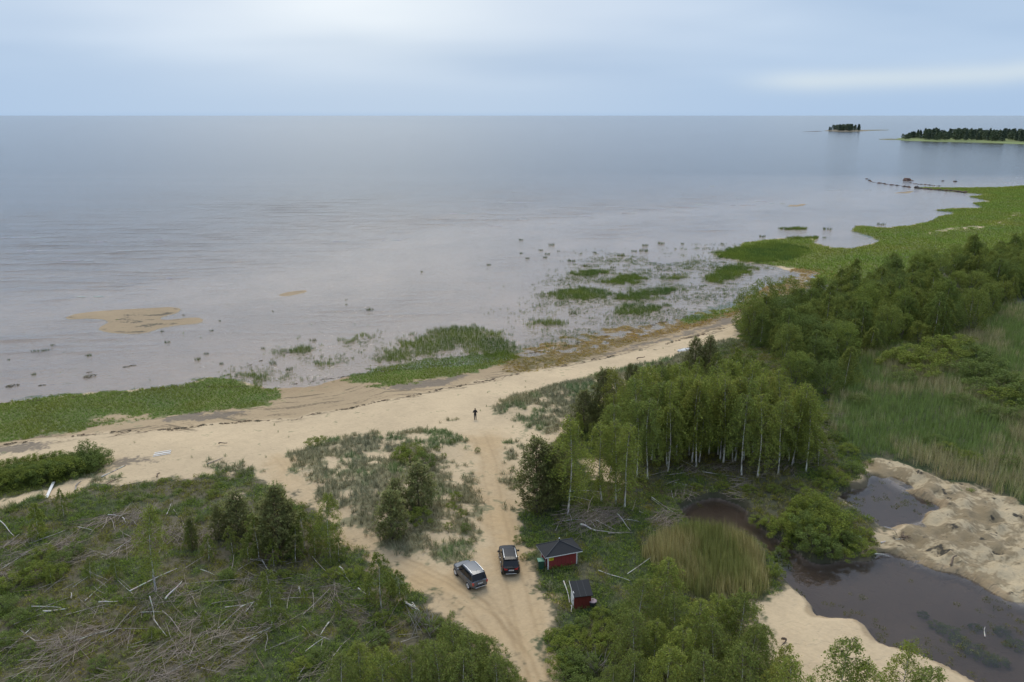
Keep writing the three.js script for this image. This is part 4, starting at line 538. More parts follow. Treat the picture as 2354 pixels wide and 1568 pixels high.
// wrack on the beach
grid(-80, 60, -170, -95, 0.35, (x, z, r) => { const w = at(wet, x, z), along = x * 0.89 - z * 0.45, line = Math.abs(w - 0.42 + (nz(along, 1, 0.35, 1) - 0.5) * 0.22); if (line > 0.045 || nz(along, 5, 0.55, 0) < 0.5) return; S.wrack.push({ x, y: hAt(x, z) + 0.01, z, turn: r() * 6.3, w: 0.8 + r(), h: 0.25 + r() * 0.4, c: [0.8 + r() * 0.4, 0.8 + r() * 0.3, 0.8] }); });
scatter('marsh_grass', 'short bright green salt marsh grass along the shore', 'grass', tuftGeo(1, 13, 0.36, 0.017, 0.26, [[0.255, 0.31, 0.06], [0.22, 0.275, 0.055], [0.27, 0.30, 0.065]], 0.5), bladeMat, S.marsh);
scatter('dune_grass', 'grey-green marram grass in tufts over the dunes', 'grass', tuftGeo(2, 16, 0.5, 0.013, 0.2, [[0.25, 0.27, 0.14], [0.31, 0.305, 0.17], [0.19, 0.225, 0.095]], 0.75), bladeMat, S.dune);
scatter('undergrowth', 'low green herbs and seedlings covering the clearing and forest floor', 'undergrowth', herbGeo(3, 34, 0.42, 0.36, [0.205, 0.235, 0.048]), leafMat, S.herb);
scatter('heath_grass', 'dull green and brown grass of the clearing', 'grass', tuftGeo(4, 15, 0.42, 0.012, 0.28, [[0.235, 0.235, 0.095], [0.30, 0.265, 0.14]], 0.8), bladeMat, S.heather);
scatter('reed_bed', 'tall pale reeds of the meadow and the pond edge', 'reeds', tuftGeo(5, 12, 1.7, 0.014, 0.3, [[0.34, 0.305, 0.16], [0.28, 0.275, 0.12], [0.40, 0.35, 0.20]], 0.16), bladeMat, S.reed);
scatter('water_reeds', 'green reeds standing in the shallow water', 'reeds', tuftGeo(6, 11, 0.85, 0.013, 0.3, [[0.165, 0.22, 0.055], [0.21, 0.26, 0.06]], 0.14), bladeMat, S.sedge);
scatter('seaweed_wrack', 'dark seaweed washed up in a broken line along the beach', 'seaweed', herbGeo(7, 16, 0.16, 0.2, [0.07, 0.05, 0.026]), needleMat, S.wrack);

// ---------------------------------------------------------------- single tufts in the shallows, each a thing of its own
{
  const tuft = [0, 1].map((k) => new THREE.Mesh(tuftGeo(60 + k, 60, 0.8, 0.016, 0.5, [[0.12, 0.155, 0.045], [0.15, 0.17, 0.05]], 0.35), bladeMat));
  const list = [[122, 797, 0.9], [205, 820, 1.1], [374, 765, 0.8], [385, 790, 1.1], [486, 763, 0.9], [423, 727, 0.6], [505, 740, 0.6], [474, 816, 1], [454, 828, 1.2], [509, 838, 0.8], [851, 716, 1.9], [796, 691, 0.6], [796, 703, 0.6], [628, 718, 0.5], [628, 838, 1.2], [664, 852, 1.3], [719, 785, 1.5], [604, 803, 0.8], [1198, 553, 1.8], [1268, 564, 2.2], [1199, 584, 1.2], [1243, 577, 1.6], [1258, 586, 1.8], [1253, 594, 1.6], [1213, 596, 1.4], [1284, 579, 1], [1124, 611, 1.4], [1314, 602, 2.4], [1342, 613, 2.6], [1367, 582, 1.4], [1336, 585, 1], [1427, 589, 2.4], [1458, 579, 2], [1480, 578, 3], [1483, 566, 2.2], [1519, 561, 2.6], [1569, 561, 1.2], [1660, 561, 1], [1752, 545, 2.4], [1409, 617, 1.8], [1516, 622, 1.6], [1316, 721, 1.8], [1556, 634, 2.4], [1902, 528, 3.4], [2026, 517, 3.4], [78, 863, 0.9], [20, 830, 0.5], [80, 812, 1.3], [95, 811, 1.3], [108, 809, 1.1], [970, 626, 0.8], [1420, 641, 1.2], [1346, 634, 1.2]];
  const done = list.map(([u, v, s], k) => { const p = G(u, v), o = tuft[k % 2].clone(); o.castShadow = true; add(o, 'reed_tuft', 'dark green tuft of reeds standing alone in the shallow sea', 'reeds', 'lone reed tufts in the shallows'); o.position.set(p.x, Math.max(-0.15, p.y) - 0.02, p.z); o.scale.set(s, Math.min(1.3, 0.45 + 0.3 * s), s); o.rotation.y = pr() * 6.28; return o; });
  const mats = new THREE.Mesh(herbGeo(77, 90, 0.22, 0.6, [0.095, 0.078, 0.024]), needleMat);
  for (const [u, v, s] of [[207, 868, 1.5], [29, 890, 1.4], [97, 888, 0.8], [205, 858, 0.7], [290, 845, 0.8], [305, 842, 0.8], [600, 830, 0.6], [575, 840, 0.6], [660, 812, 0.6]]) { const p = G(u, v), o = mats.clone(); add(o, 'weed_mat', 'brown clump of water weed lying on the wet shoal', 'seaweed', 'weed clumps on the shoal'); o.position.set(p.x, Math.max(-0.03, p.y), p.z); o.scale.set(s * 1.3, s, s * 0.9); o.rotation.y = pr(); }
}

// ---------------------------------------------------------------- red hut and outhouse
const box = (w, h, d, x = 0, y = 0, z = 0, r = 0) => { const g = r ? new RoundedBoxGeometry(w, h, d, 2, r) : new THREE.BoxGeometry(w, h, d); g.translate(x, y, z); return g; };
function poly(verts, faces) { const g = new THREE.BufferGeometry(); g.setAttribute('position', new THREE.Float32BufferAttribute(faces.flatMap((f) => f.flatMap((k) => verts[k])), 3)); g.computeVertexNormals(); return g; }
function prism(pts, dy) { const n = pts.length, v = [...pts, ...pts.map(([x, y, z]) => [x, y - dy, z])], f = []; for (let k = 1; k + 1 < n; k++) { f.push([0, k, k + 1], [n, n + k + 1, n + k]); } for (let k = 0; k < n; k++) { const m = (k + 1) % n; f.push([k, n + k, m], [m, n + k, n + m]); } return poly(v, f); }
const falu = std(0.235, 0.036, 0.030, 0.92), faluDark = std(0.15, 0.022, 0.013, 0.92), whitePaint = std(0.72, 0.70, 0.66, 0.7), felt = std(0.017, 0.018, 0.020, 0.85), feltPale = std(0.05, 0.052, 0.055, 0.85);
{
  const hut = new THREE.Group(), y0 = hAt(4.5, -67.6), yaw = 19 * RAD, w = 2.98, d = 1.72, h = 1.62;
  add(hut, 'red_hut', 'small red wooden hut with black hipped roof and white corner boards', 'hut'); hut.position.set(4.5, y0 - 0.05, -67.6); hut.rotation.y = yaw;
  for (const s of [1, -1]) { for (let k = 0; k < 15; k++) part(hut, 'wall_board', box(w / 15 - 0.008, h, 0.05, -w / 2 + (k + 0.5) * w / 15, h / 2, s * (d / 2 - 0.025 + (k % 2) * 0.012)), falu); for (let k = 0; k < 8; k++) part(hut, 'wall_board', box(0.05, h, (d - 0.1) / 8 - 0.008, s * (w / 2 - 0.025 - (k % 2) * 0.012), h / 2, -(d - 0.1) / 2 + (k + 0.5) * (d - 0.1) / 8), falu); }
  for (const [sx, sz] of [[1, 1], [-1, 1], [1, -1], [-1, -1]]) part(hut, 'corner_board', box(0.11, h, 0.11, sx * (w / 2 - 0.03), h / 2, sz * (d / 2 - 0.03)), whitePaint);
  const rw = 1.9, rd = 1.23, e = h - 0.04, top = [0, h + 0.74, 0], c = [[-rw, e, rd], [rw, e, rd], [rw, e, -rd], [-rw, e, -rd]];
  for (let k = 0; k < 4; k++) part(hut, 'roof_slope', prism([c[k], c[(k + 1) % 4], top], 0.05), felt);
  const roofRim = (x0, z0, x1, z1) => { const L = Math.hypot(x1 - x0, z1 - z0), g = box(L, 0.09, 0.025); g.rotateY(-Math.atan2(z1 - z0, x1 - x0)); g.translate((x0 + x1) / 2, e - 0.06, (z0 + z1) / 2); return g; };
  for (let k = 0; k < 4; k++) { const a = c[k], b = c[(k + 1) % 4]; part(hut, 'fascia_board', roofRim(a[0] * 0.99, a[2] * 0.99, b[0] * 0.99, b[2] * 0.99), whitePaint); }
  for (let k = 0; k < 4; k++) { const m = new Mesher().tube([[c[k][0], c[k][1] + 0.015, c[k][2]], [0, top[1] + 0.015, 0]], [0.045, 0.045], 5, [1, 1, 1]); part(hut, 'hip_cap', m.geo(), feltPale); }
  const pipe = part(hut, 'vent_pipe', new THREE.CylinderGeometry(0.05, 0.05, 0.3, 10).translate(0, top[1] + 0.1, 0), felt); part(pipe, 'pipe_cap', new THREE.ConeGeometry(0.08, 0.09, 10).translate(0, top[1] + 0.29, 0), std(0.55, 0.56, 0.58, 0.4, { metalness: 0.6 }));
  const sign = part(hut, 'notice_sign', box(0.44, 0.34, 0.02, -w / 2 + 0.34, h - 0.50, d / 2 + 0.035), std(0.72, 0.60, 0.02, 0.6), 'yellow notice sign by the corner board');
  for (const [k, l] of [[0, 0.26], [1, 0.3], [2, 0.22]]) part(sign, 'text_line', box(l, 0.028, 0.006, -w / 2 + 0.34, h - 0.42 - k * 0.08, d / 2 + 0.047), std(0.05, 0.045, 0.02, 0.7));
  const door = part(hut, 'door', box(0.035, 1.4, 0.72, -w / 2 - 0.03, 0.74, -0.1), falu); part(door, 'door_frame', box(0.03, 1.42, 0.06, -w / 2 - 0.032, 0.74, 0.30), whitePaint); part(door, 'handle', box(0.05, 0.03, 0.1, -w / 2 - 0.07, 0.8, 0.18), std(0.1, 0.1, 0.1, 0.4));
}
{
  const bin = new THREE.Group(); add(bin, 'waste_bin', 'green wheeled waste bin standing against the red hut', 'bin'); bin.position.set(2.72, hAt(2.72, -66.35), -66.35); bin.rotation.y = 0.15; bin.scale.setScalar(0.98);
  const green = std(0.022, 0.07, 0.042, 0.55), lid = std(0.085, 0.21, 0.14, 0.5), m = new Mesher(), tap = []; for (const [y, a, b] of [[0.06, 0.21, 0.23], [0.5, 0.25, 0.28], [0.98, 0.29, 0.34]]) tap.push([[-a, y, b], [a, y, b], [a, y, -b], [-a, y, -b]]);
  const v = tap.flat(), f = []; for (let s = 0; s < 2; s++) for (let k = 0; k < 4; k++) { const n = (k + 1) % 4, o = s * 4; f.push([o + k, o + n, o + 4 + n], [o + k, o + 4 + n, o + 4 + k]); } f.push([3, 2, 1], [3, 1, 0], [8, 9, 10], [8, 10, 11]);
  part(bin, 'body', poly(v, f), green); const l = part(bin, 'lid', new RoundedBoxGeometry(0.64, 0.07, 0.76, 2, 0.03).translate(0, 1.03, 0.01).rotateX(-0.06), lid); part(l, 'lid_ridge', new RoundedBoxGeometry(0.5, 0.03, 0.5, 1, 0.012).translate(0, 1.075, 0), lid);
  part(bin, 'handle', new THREE.CylinderGeometry(0.02, 0.02, 0.5, 8).rotateZ(Math.PI / 2).translate(0, 0.98, -0.4), green);
  for (const s of [-1, 1]) { const t = part(bin, 'wheel', new THREE.CylinderGeometry(0.1, 0.1, 0.05, 14).rotateZ(Math.PI / 2).translate(s * 0.25, 0.1, -0.25), std(0.02, 0.02, 0.02, 0.9)); part(t, 'hub', new THREE.CylinderGeometry(0.04, 0.04, 0.056, 10).rotateZ(Math.PI / 2).translate(s * 0.25, 0.1, -0.25), std(0.2, 0.2, 0.2, 0.6)); }
}
{
  const o = new THREE.Group(), x = 6.02, z = -60.75, w = 1.5, d = 1.16, hf = 1.5, hb = 1.95; add(o, 'outhouse', 'narrow dark red wooden outhouse with a single black roof slope', 'outhouse'); o.position.set(x, hAt(x, z) - 0.05, z); o.rotation.y = 11 * RAD;
  const sideH = (zz) => mix(hb, hf, (zz + d / 2) / d);
  for (let k = 0; k < 10; k++) { const X = -w / 2 + (k + 0.5) * w / 10; part(o, 'wall_board', box(w / 10 - 0.007, hf - 0.03, 0.05, X, (hf - 0.03) / 2, d / 2 - 0.025 + (k % 2) * 0.012), faluDark); part(o, 'wall_board', box(w / 10 - 0.007, hb - 0.03, 0.05, X, (hb - 0.03) / 2, -d / 2 + 0.025), faluDark); }
  for (const s of [-1, 1]) for (let k = 0; k < 7; k++) { const Z = -(d - 0.1) / 2 + (k + 0.5) * (d - 0.1) / 7, H = sideH(Z) - 0.06; part(o, 'wall_board', box(0.05, H, (d - 0.1) / 7 - 0.007, s * (w / 2 - 0.025), H / 2, Z), faluDark); }
  const rz = 0.78, slope = (hb - hf) / d, ry = (zz) => mix(hb, hf, (zz + d / 2) / d) + 0.02, roof = part(o, 'roof', prism([[-w / 2 - 0.1, ry(rz), rz], [w / 2 + 0.1, ry(rz), rz], [w / 2 + 0.1, ry(-rz), -rz], [-w / 2 - 0.1, ry(-rz), -rz]], 0.05), felt);
  for (const s of [-0.26, 0.26]) part(roof, 'felt_seam', prism([[s - 0.02, ry(rz) + 0.008, rz], [s + 0.02, ry(rz) + 0.008, rz], [s + 0.02, ry(-rz) + 0.008, -rz], [s - 0.02, ry(-rz) + 0.008, -rz]], 0.012), feltPale);
  for (const s of [-1, 1]) part(roof, 'barge_board', prism([[s * (w / 2 + 0.11), ry(rz) - 0.03, rz], [s * (w / 2 + 0.13), ry(rz) - 0.03, rz], [s * (w / 2 + 0.13), ry(-rz - 0.08) - 0.01, -rz - 0.08], [s * (w / 2 + 0.11), ry(-rz - 0.08) - 0.01, -rz - 0.08]].slice(0, s > 0 ? 4 : 4), 0.1), s > 0 ? felt : whitePaint);
  const door = part(o, 'door', box(0.04, 1.62, 0.86, -w / 2 - 0.03, 0.86, 0.02), whitePaint, 'white painted door on the narrow side'); part(door, 'handle', box(0.05, 0.14, 0.03, -w / 2 - 0.07, 0.85, 0.34), std(0.04, 0.04, 0.04, 0.5)); part(door, 'heart_hole', box(0.012, 0.09, 0.09, -w / 2 - 0.052, 1.42, 0.02), std(0.02, 0.02, 0.02, 0.9));
}
{
  const c = new THREE.Group(), x = 7.02, z = -60.45; add(c, 'compost_tub', 'dark round tub with a dull pink lid beside the outhouse', 'tub'); c.position.set(x, hAt(x, z), z);
  const pts = [[0.0, 0], [0.26, 0], [0.3, 0.2], [0.33, 0.52], [0.34, 0.58], [0.3, 0.6]].map(([a, b]) => new THREE.Vector2(a, b)); part(c, 'tub', new THREE.LatheGeometry(pts, 20), std(0.03, 0.034, 0.03, 0.7));
  const lid = part(c, 'lid', new THREE.LatheGeometry([[0, 0.68], [0.12, 0.672], [0.3, 0.645], [0.36, 0.62], [0.365, 0.585], [0.33, 0.58]].map(([a, b]) => new THREE.Vector2(a, b)).reverse(), 20), std(0.30, 0.22, 0.235, 0.6)); part(lid, 'lid_grip', new THREE.TorusGeometry(0.08, 0.016, 6, 14, Math.PI).translate(0, 0.67, 0), std(0.05, 0.05, 0.05, 0.6));
}

// ---------------------------------------------------------------- cars
function loft(rings, close = false, caps = true) {
  const n = rings[0].length, pos = [], idx = []; for (const r of rings) for (const p of r) pos.push(...p); const m = close ? n : n - 1;
  for (let j = 0; j + 1 < rings.length; j++) for (let i = 0; i < m; i++) { const a = j * n + i, b = j * n + (i + 1) % n, c = a + n, d = b + n; idx.push(a, b, c, b, d, c); }
  if (caps) for (const j of [0, rings.length - 1]) { const c = pos.length / 3, r = rings[j]; pos.push(...[0, 1, 2].map((k) => r.reduce((s, p) => s + p[k], 0) / n)); for (let i = 0; i < m; i++) { const a = j * n + i, b = j * n + (i + 1) % n; j ? idx.push(c, a, b) : idx.push(c, b, a); } }
  const g = new THREE.BufferGeometry(); g.setAttribute('position', new THREE.Float32BufferAttribute(pos, 3)); g.setIndex(idx); g.computeVertexNormals(); return g;
}
function makeCar(o) {
  const car = new THREE.Group(), L = o.length, HW = o.width / 2, cl = { clearcoat: o.gloss * 0.7, clearcoatRoughness: 0.06 };
  const paint = new THREE.MeshPhysicalMaterial({ color: lin(...o.paint), metalness: o.metal, roughness: 0.42, specularIntensity: o.gloss, ...cl }), glass = new THREE.MeshPhysicalMaterial({ color: lin(0.012, 0.013, 0.015), roughness: 0.06, specularIntensity: 0.6 }), black = std(0.018, 0.018, 0.019, 0.7), chrome = std(0.80, 0.82, 0.84, 0.35, { metalness: 0.85 });
  const curve = (pts, x) => { let k = 0; while (k < pts.length - 2 && x > pts[k + 1][0]) k++; const [a, b] = pts[k], [c, d] = pts[k + 1]; return mix(b, d, smooth(0, 1, clamp((x - a) / (c - a))) * 0.5 + clamp((x - a) / (c - a)) * 0.5); };
  // x runs from the rear (0) to the front (L); z across
  const half = (x) => HW * curve([[0, 0.82], [0.12, 0.92], [0.5, 0.985], [1.2, 1], [L - 1.1, 1], [L - 0.5, 0.965], [L - 0.18, 0.86], [L, 0.62]], x);
  const top = (x) => curve(o.top, x), bot = (x) => curve([[0, 0.42], [0.15, 0.33], [0.6, 0.26], [L - 0.6, 0.26], [L - 0.15, 0.3], [L, 0.42]], x);
  const ring = (x, k = 1) => { const w = half(x) * k, t = top(x), b = bot(x), r = []; for (const [a, y] of [[0.72, b], [0.93, b + 0.04], [0.985, mix(b, t, 0.25)], [1, mix(b, t, 0.5)], [0.985, mix(b, t, 0.8)], [0.95, mix(b, t, 0.93)], [0.88, t - 0.005], [0.6, t + 0.025], [0.25, t + 0.035]]) r.push([x, y, w * a]); return [...r, ...r.slice().reverse().map(([X, y, z]) => [X, y, -z])]; };
  const xs = []; for (let k = 0; k <= 40; k++) xs.push(0.5 * L * (1 - Math.cos(Math.PI * k / 40)));
  const body = part(car, 'body', loft(xs.map((x) => ring(x)), true), paint);
  const [r0, r1, f1, f0] = o.cabin, H = o.height, base = (x) => top(x) - 0.03, gw = (x) => half(x) * 0.93, tw = HW * 0.72;
  const sect = (x, y, w, k) => { const b = base(clamp(x, r0, f0)), wb = gw(clamp(x, r0, f0)); const s = clamp((y - b) / (H - b)); const W = mix(wb, tw, s); return [[x, b, wb], [x, mix(b, y, 0.5), mix(wb, W, 0.46)], [x, y, W], [x, y + 0.03 * k, W * 0.5], [x, y + 0.03 * k, -W * 0.5], [x, y, -W], [x, mix(b, y, 0.5), -mix(wb, W, 0.46)], [x, b, -wb]]; };
  const roofY = (x) => x < r1 ? mix(base(r0), H - 0.04, clamp((x - r0) / (r1 - r0))) : x > f1 ? mix(H - 0.03, base(f0), clamp((x - f1) / (f0 - f1))) : H - 0.04 * Math.pow(Math.abs((x - (r1 + f1) / 2) / ((f1 - r1) / 2)), 3);
  const cs = [r0, (r0 + r1) / 2, r1]; for (let k = 1; k < 8; k++) cs.push(mix(r1, f1, k / 8)); cs.push(f1, mix(f1, f0, 0.35), mix(f1, f0, 0.7), f0);
  part(car, 'windows', loft(cs.map((x) => sect(x, roofY(x), 0, 0.6)), false, false), glass);
  const rs = []; for (let k = 0; k <= 14; k++) rs.push(mix(r1 - 0.16, f1 + 0.03, k / 14)); const roof = part(car, 'roof', loft(rs.map((x) => { const y = roofY(clamp(x, r1, f1)) + 0.012, e = x < r1 ? -0.02 : 0; return [[x, y - 0.05 + e, tw * 1.05], [x, y - 0.005 + e, tw * 1.0], [x, y + 0.025 + e, tw * 0.8], [x, y + 0.035 + e, 0], [x, y + 0.025 + e, -tw * 0.8], [x, y - 0.005 + e, -tw], [x, y - 0.05 + e, -tw * 1.05]]; })), paint);
  for (const s of [-1, 1]) {
    const rail = []; for (let k = 0; k <= 12; k++) { const f = k / 12, x = mix(r1 + 0.1, f1 - 0.18, f); rail.push([x, roofY(x) + 0.02 + 0.05 * Math.pow(Math.sin(Math.PI * clamp(f, 0.03, 0.97)), 0.3), s * tw * 0.93]); } part(roof, 'roof_rail', new Mesher().tube(rail, rail.map(() => 0.032), 6, [1, 1, 1]).geo(), chrome);
    for (const x of o.pillars) { const b = [x[0], base(clamp(x[0], r0, f0)), gw(clamp(x[0], r0, f0)) + 0.008], t = [x[1], roofY(clamp(x[1], r1, f1)) - 0.03, tw + 0.02]; const p = x[2]; part(car, 'pillar', poly([[b[0] - p, b[1], s * b[2]], [b[0] + p, b[1], s * b[2]], [t[0] + p * 0.8, t[1], s * t[2]], [t[0] - p * 0.8, t[1], s * t[2]]], s > 0 ? [[0, 1, 2], [0, 2, 3]] : [[0, 2, 1], [0, 3, 2]]), x[3] ? paint : black); }
    for (const [a, b] of o.doors) { const q = []; for (let k = 0; k <= 6; k++) { const x = mix(a + 0.012, b - 0.012, k / 6); q.push(ring(x, 1.007).slice(1, 6).map(([X, y, z]) => [X, y + 0.01, s * z])); } const d = part(car, 'door', loft(q, false, false), paint); part(d, 'handle', box(0.2, 0.035, 0.03, a + 0.2, mix(bot(a), top(a), 0.82), s * (half(a) * 1.0 + 0.012), 0.012), o.handle ? chrome : paint); }
    const mir = part(car, 'mirror', new RoundedBoxGeometry(0.16, 0.15, 0.22, 2, 0.05).translate(f0 - 0.55, top(f0) + 0.12, s * (HW + 0.1)), o.mirror ? black : paint); part(mir, 'mirror_arm', box(0.06, 0.05, 0.16, f0 - 0.53, top(f0) + 0.06, s * (HW - 0.02), 0.015), black);
    for (const x of o.wheels) {
      const R = o.wheelRadius, wh = new THREE.Group(); wh.name = 'wheel'; car.add(wh); const tyre = new THREE.LatheGeometry([[R * 0.64, -0.10], [R * 0.9, -0.11], [R, -0.075], [R, 0.075], [R * 0.9, 0.11], [R * 0.64, 0.10]].map(([a, b]) => new THREE.Vector2(a, b)), 28).rotateX(Math.PI / 2); part(wh, 'tyre', tyre, std(0.02, 0.02, 0.021, 0.95));
      const rim = new Mesher(); for (let k = 0; k < 5; k++) { const a = k / 5 * 6.283; for (const da of [-0.14, 0.14]) rim.tube([[0, 0, s * 0.06], [Math.cos(a + da * 0.5) * R * 0.35, Math.sin(a + da * 0.5) * R * 0.35, s * 0.088], [Math.cos(a + da) * R * 0.66, Math.sin(a + da) * R * 0.66, s * 0.09]], [R * 0.11, R * 0.09, R * 0.085], 5, [1, 1, 1]); } const rg = part(wh, 'rim', rim.geo(), chrome); part(rg, 'rim_ring', new THREE.TorusGeometry(R * 0.64, 0.022, 8, 28).translate(0, 0, s * 0.085), chrome); part(rg, 'brake_disc', new THREE.CylinderGeometry(R * 0.6, R * 0.6, 0.03, 20).rotateX(Math.PI / 2), std(0.06, 0.06, 0.06, 0.6, { metalness: 0.4 }));
      wh.position.set(x, R, s * (HW - 0.105));
      part(car, 'wheel_arch', new THREE.TorusGeometry(R * 1.13, 0.045, 7, 24, Math.PI).translate(x, R, s * (half(x) - 0.012)), o.arch ? black : paint); part(car, 'arch_lining', new THREE.CylinderGeometry(R * 1.12, R * 1.12, 0.02, 26, 1, false).rotateX(Math.PI / 2).translate(x, R, s * (half(x) - 0.004)), black);
      wh.position.z = s * (HW - 0.085);
    }
    const lx = 0.1, tl = part(car, 'tail_light', o.tail(s, half, top), new THREE.MeshPhysicalMaterial({ color: lin(...o.tailColor), roughness: 0.15, clearcoat: 1 })); void lx; void tl;
    part(car, 'headlight', new RoundedBoxGeometry(0.22, 0.13, 0.3, 2, 0.05).translate(L - 0.2, top(L - 0.2) - 0.14, s * half(L - 0.15) * 0.74), new THREE.MeshPhysicalMaterial({ color: lin(0.6, 0.62, 0.64), roughness: 0.1, clearcoat: 1 }));
  }
  part(car, 'rear_bumper', loft([-1, -0.7, -0.35, 0, 0.35, 0.7, 1].map((t) => { const z = t * HW * 0.86, x = 0.075 * t * t * 1.6 - 0.035; return [[x + 0.12, 0.36, z], [x, 0.38, z], [x - 0.02, 0.52, z], [x + 0.01, 0.62, z], [x + 0.14, 0.63, z]]; }), false, true), o.bumper ? black : paint);
  part(car, 'bumper_trim', box(0.03, 0.045, HW * 1.2, -0.045, 0.43, 0, 0.012), chrome); part(car, 'front_bumper', box(0.16, 0.2, HW * 1.1, L - 0.09, 0.45, 0, 0.06), o.bumper ? black : paint);
  const ph = o.plateHeight, plate = part(car, 'number_plate', box(0.012, 0.11, 0.5, o.plateX, ph, 0), std(0.75, 0.75, 0.72, 0.4)); part(plate, 'country_band', box(0.006, 0.11, 0.045, o.plateX - 0.006, ph, -0.227), std(0.02, 0.06, 0.35, 0.5));
  for (let k = 0; k < 6; k++) part(plate, 'character', box(0.005, 0.066, 0.034, o.plateX - 0.007, ph, -0.15 + k * 0.062 + (k > 2 ? 0.02 : 0)), std(0.02, 0.02, 0.02, 0.6));
  part(car, 'antenna', new THREE.CylinderGeometry(0.006, 0.012, 0.26, 6).rotateZ(0.9).translate(r1 + 0.22, H + 0.1, 0), black);
  part(car, 'rear_wiper', box(0.015, 0.02, 0.4, (r0 + mix(r0, r1, 0.1)) / 2 - 0.03, base(r0) + 0.07, 0.1), black);
  part(car, 'spoiler', box(0.18, 0.03, tw * 1.9, r1 - 0.1, H - 0.055, 0, 0.012), black);
  car.children.forEach((c) => { c.position.x -= L / 2; });
  return car;
}
function parked(car, name, x, z, heading, label) { add(car, name, label, 'car'); car.position.set(x, hAt(x, z) + 0.01, z); car.rotation.y = heading; return car; }
parked(makeCar({
  length: 4.2, width: 1.72, height: 1.66, paint: [0.125, 0.135, 0.15], metal: 0.5, gloss: 0.6, wheelRadius: 0.335, wheels: [0.79, 3.37],
  top: [[0, 0.98], [0.2, 1.03], [2.9, 0.97], [3.2, 0.96], [3.8, 0.90], [4.05, 0.80], [4.2, 0.66]], cabin: [0.08, 0.42, 2.35, 3.12], pillars: [[2.98, 2.36, 0.05, 1], [1.72, 1.66, 0.06, 0], [0.78, 0.76, 0.08, 0], [0.2, 0.45, 0.10, 1]], doors: [[0.95, 1.72], [1.74, 2.86]], arch: false, bumper: true, mirror: false, handle: false,
  tail: (s, half, top) => box(0.14, 0.27, 0.17, 0.055, 0.82, s * half(0.05) * 0.94, 0.03), tailColor: [0.42, 0.02, 0.02], plateX: -0.02, plateHeight: 0.78,
}), 'silver_car', -3.91, -64.85, Math.atan2(2.27, -1.31), 'silver grey compact car with chrome roof rails parked on the sandy fork');
parked(makeCar({
  length: 4.6, width: 1.7, height: 1.66, paint: [0.010, 0.012, 0.016], metal: 0, gloss: 0.35, wheelRadius: 0.36, wheels: [0.9, 3.6],
  top: [[0, 0.98], [0.18, 1.05], [3.0, 1.0], [3.4, 0.99], [4.1, 0.92], [4.42, 0.80], [4.6, 0.62]], cabin: [0.12, 0.62, 2.55, 3.4], pillars: [[3.25, 2.56, 0.05, 1], [1.9, 1.84, 0.05, 0], [0.95, 0.98, 0.06, 0], [0.3, 0.66, 0.13, 1]], doors: [[1.1, 1.9], [1.92, 3.1]], arch: true, bumper: false, mirror: true, handle: true,
  tail: (s, half, top) => { const P = (x, y, z) => [x, y, s * z], w = half(0.06); return poly([P(-0.03, 0.82, w * 0.42), P(-0.03, 0.93, w * 0.42), P(0.0, 0.80, w * 0.86), P(0.0, 1.02, w * 0.88), P(0.3, 0.90, w * 1.08), P(0.34, 1.08, w * 1.06)], [[0, 1, 2], [1, 3, 2], [2, 3, 4], [3, 5, 4], [0, 2, 1], [1, 2, 3], [2, 4, 3], [3, 4, 5]]); }, tailColor: [0.62, 0.03, 0.045], plateX: -0.025, plateHeight: 0.78,
}), 'black_car', -0.3, -67.45, Math.PI / 2 + 5.5 * RAD, 'black car with red tail lights and chrome roof rails on the sand track');

// ---------------------------------------------------------------- person on the beach
function solid(bones, centre, size, res, k = 0.03) {     // one smooth skin over tapered capsules
  const mc = new MarchingCubes(res, new THREE.MeshBasicMaterial(), false, false, 60000), f = mc.field; mc.isolation = 0; const h = size / 2;
  for (let c = 0; c < res; c++) for (let b = 0; b < res; b++) for (let a = 0; a < res; a++) {
    const x = centre[0] + (a / (res / 2) - 1) * h, y = centre[1] + (b / (res / 2) - 1) * h, z = centre[2] + (c / (res / 2) - 1) * h; let d = 1e3;
    for (const [p, q, r1, r2, flat] of bones) { const sz = flat ?? 1, ux = q[0] - p[0], uy = q[1] - p[1], uz = (q[2] - p[2]) / sz, vx = x - p[0], vy = y - p[1], vz = (z - p[2]) / sz, t = clamp((vx * ux + vy * uy + vz * uz) / (ux * ux + uy * uy + uz * uz + 1e-9)), e = Math.hypot(vx - ux * t, vy - uy * t, vz - uz * t) - mix(r1, r2, t), s = clamp(0.5 + 0.5 * (d - e) / k); d = mix(d, e, s) - k * s * (1 - s); }
    f[a + b * res + c * res * res] = -d;
  }
  mc.update(); const n = mc.count, g = new THREE.BufferGeometry(), pos = new Float32Array(n * 3), nor = new Float32Array(n * 3);
  for (let i = 0; i < n; i++) for (let q = 0; q < 3; q++) { pos[i * 3 + q] = mc.positionArray[i * 3 + q] * h + centre[q]; nor[i * 3 + q] = mc.normalArray[i * 3 + q]; }
  g.setAttribute('position', new THREE.BufferAttribute(pos, 3)); g.setAttribute('normal', new THREE.BufferAttribute(nor, 3)); return g;
}
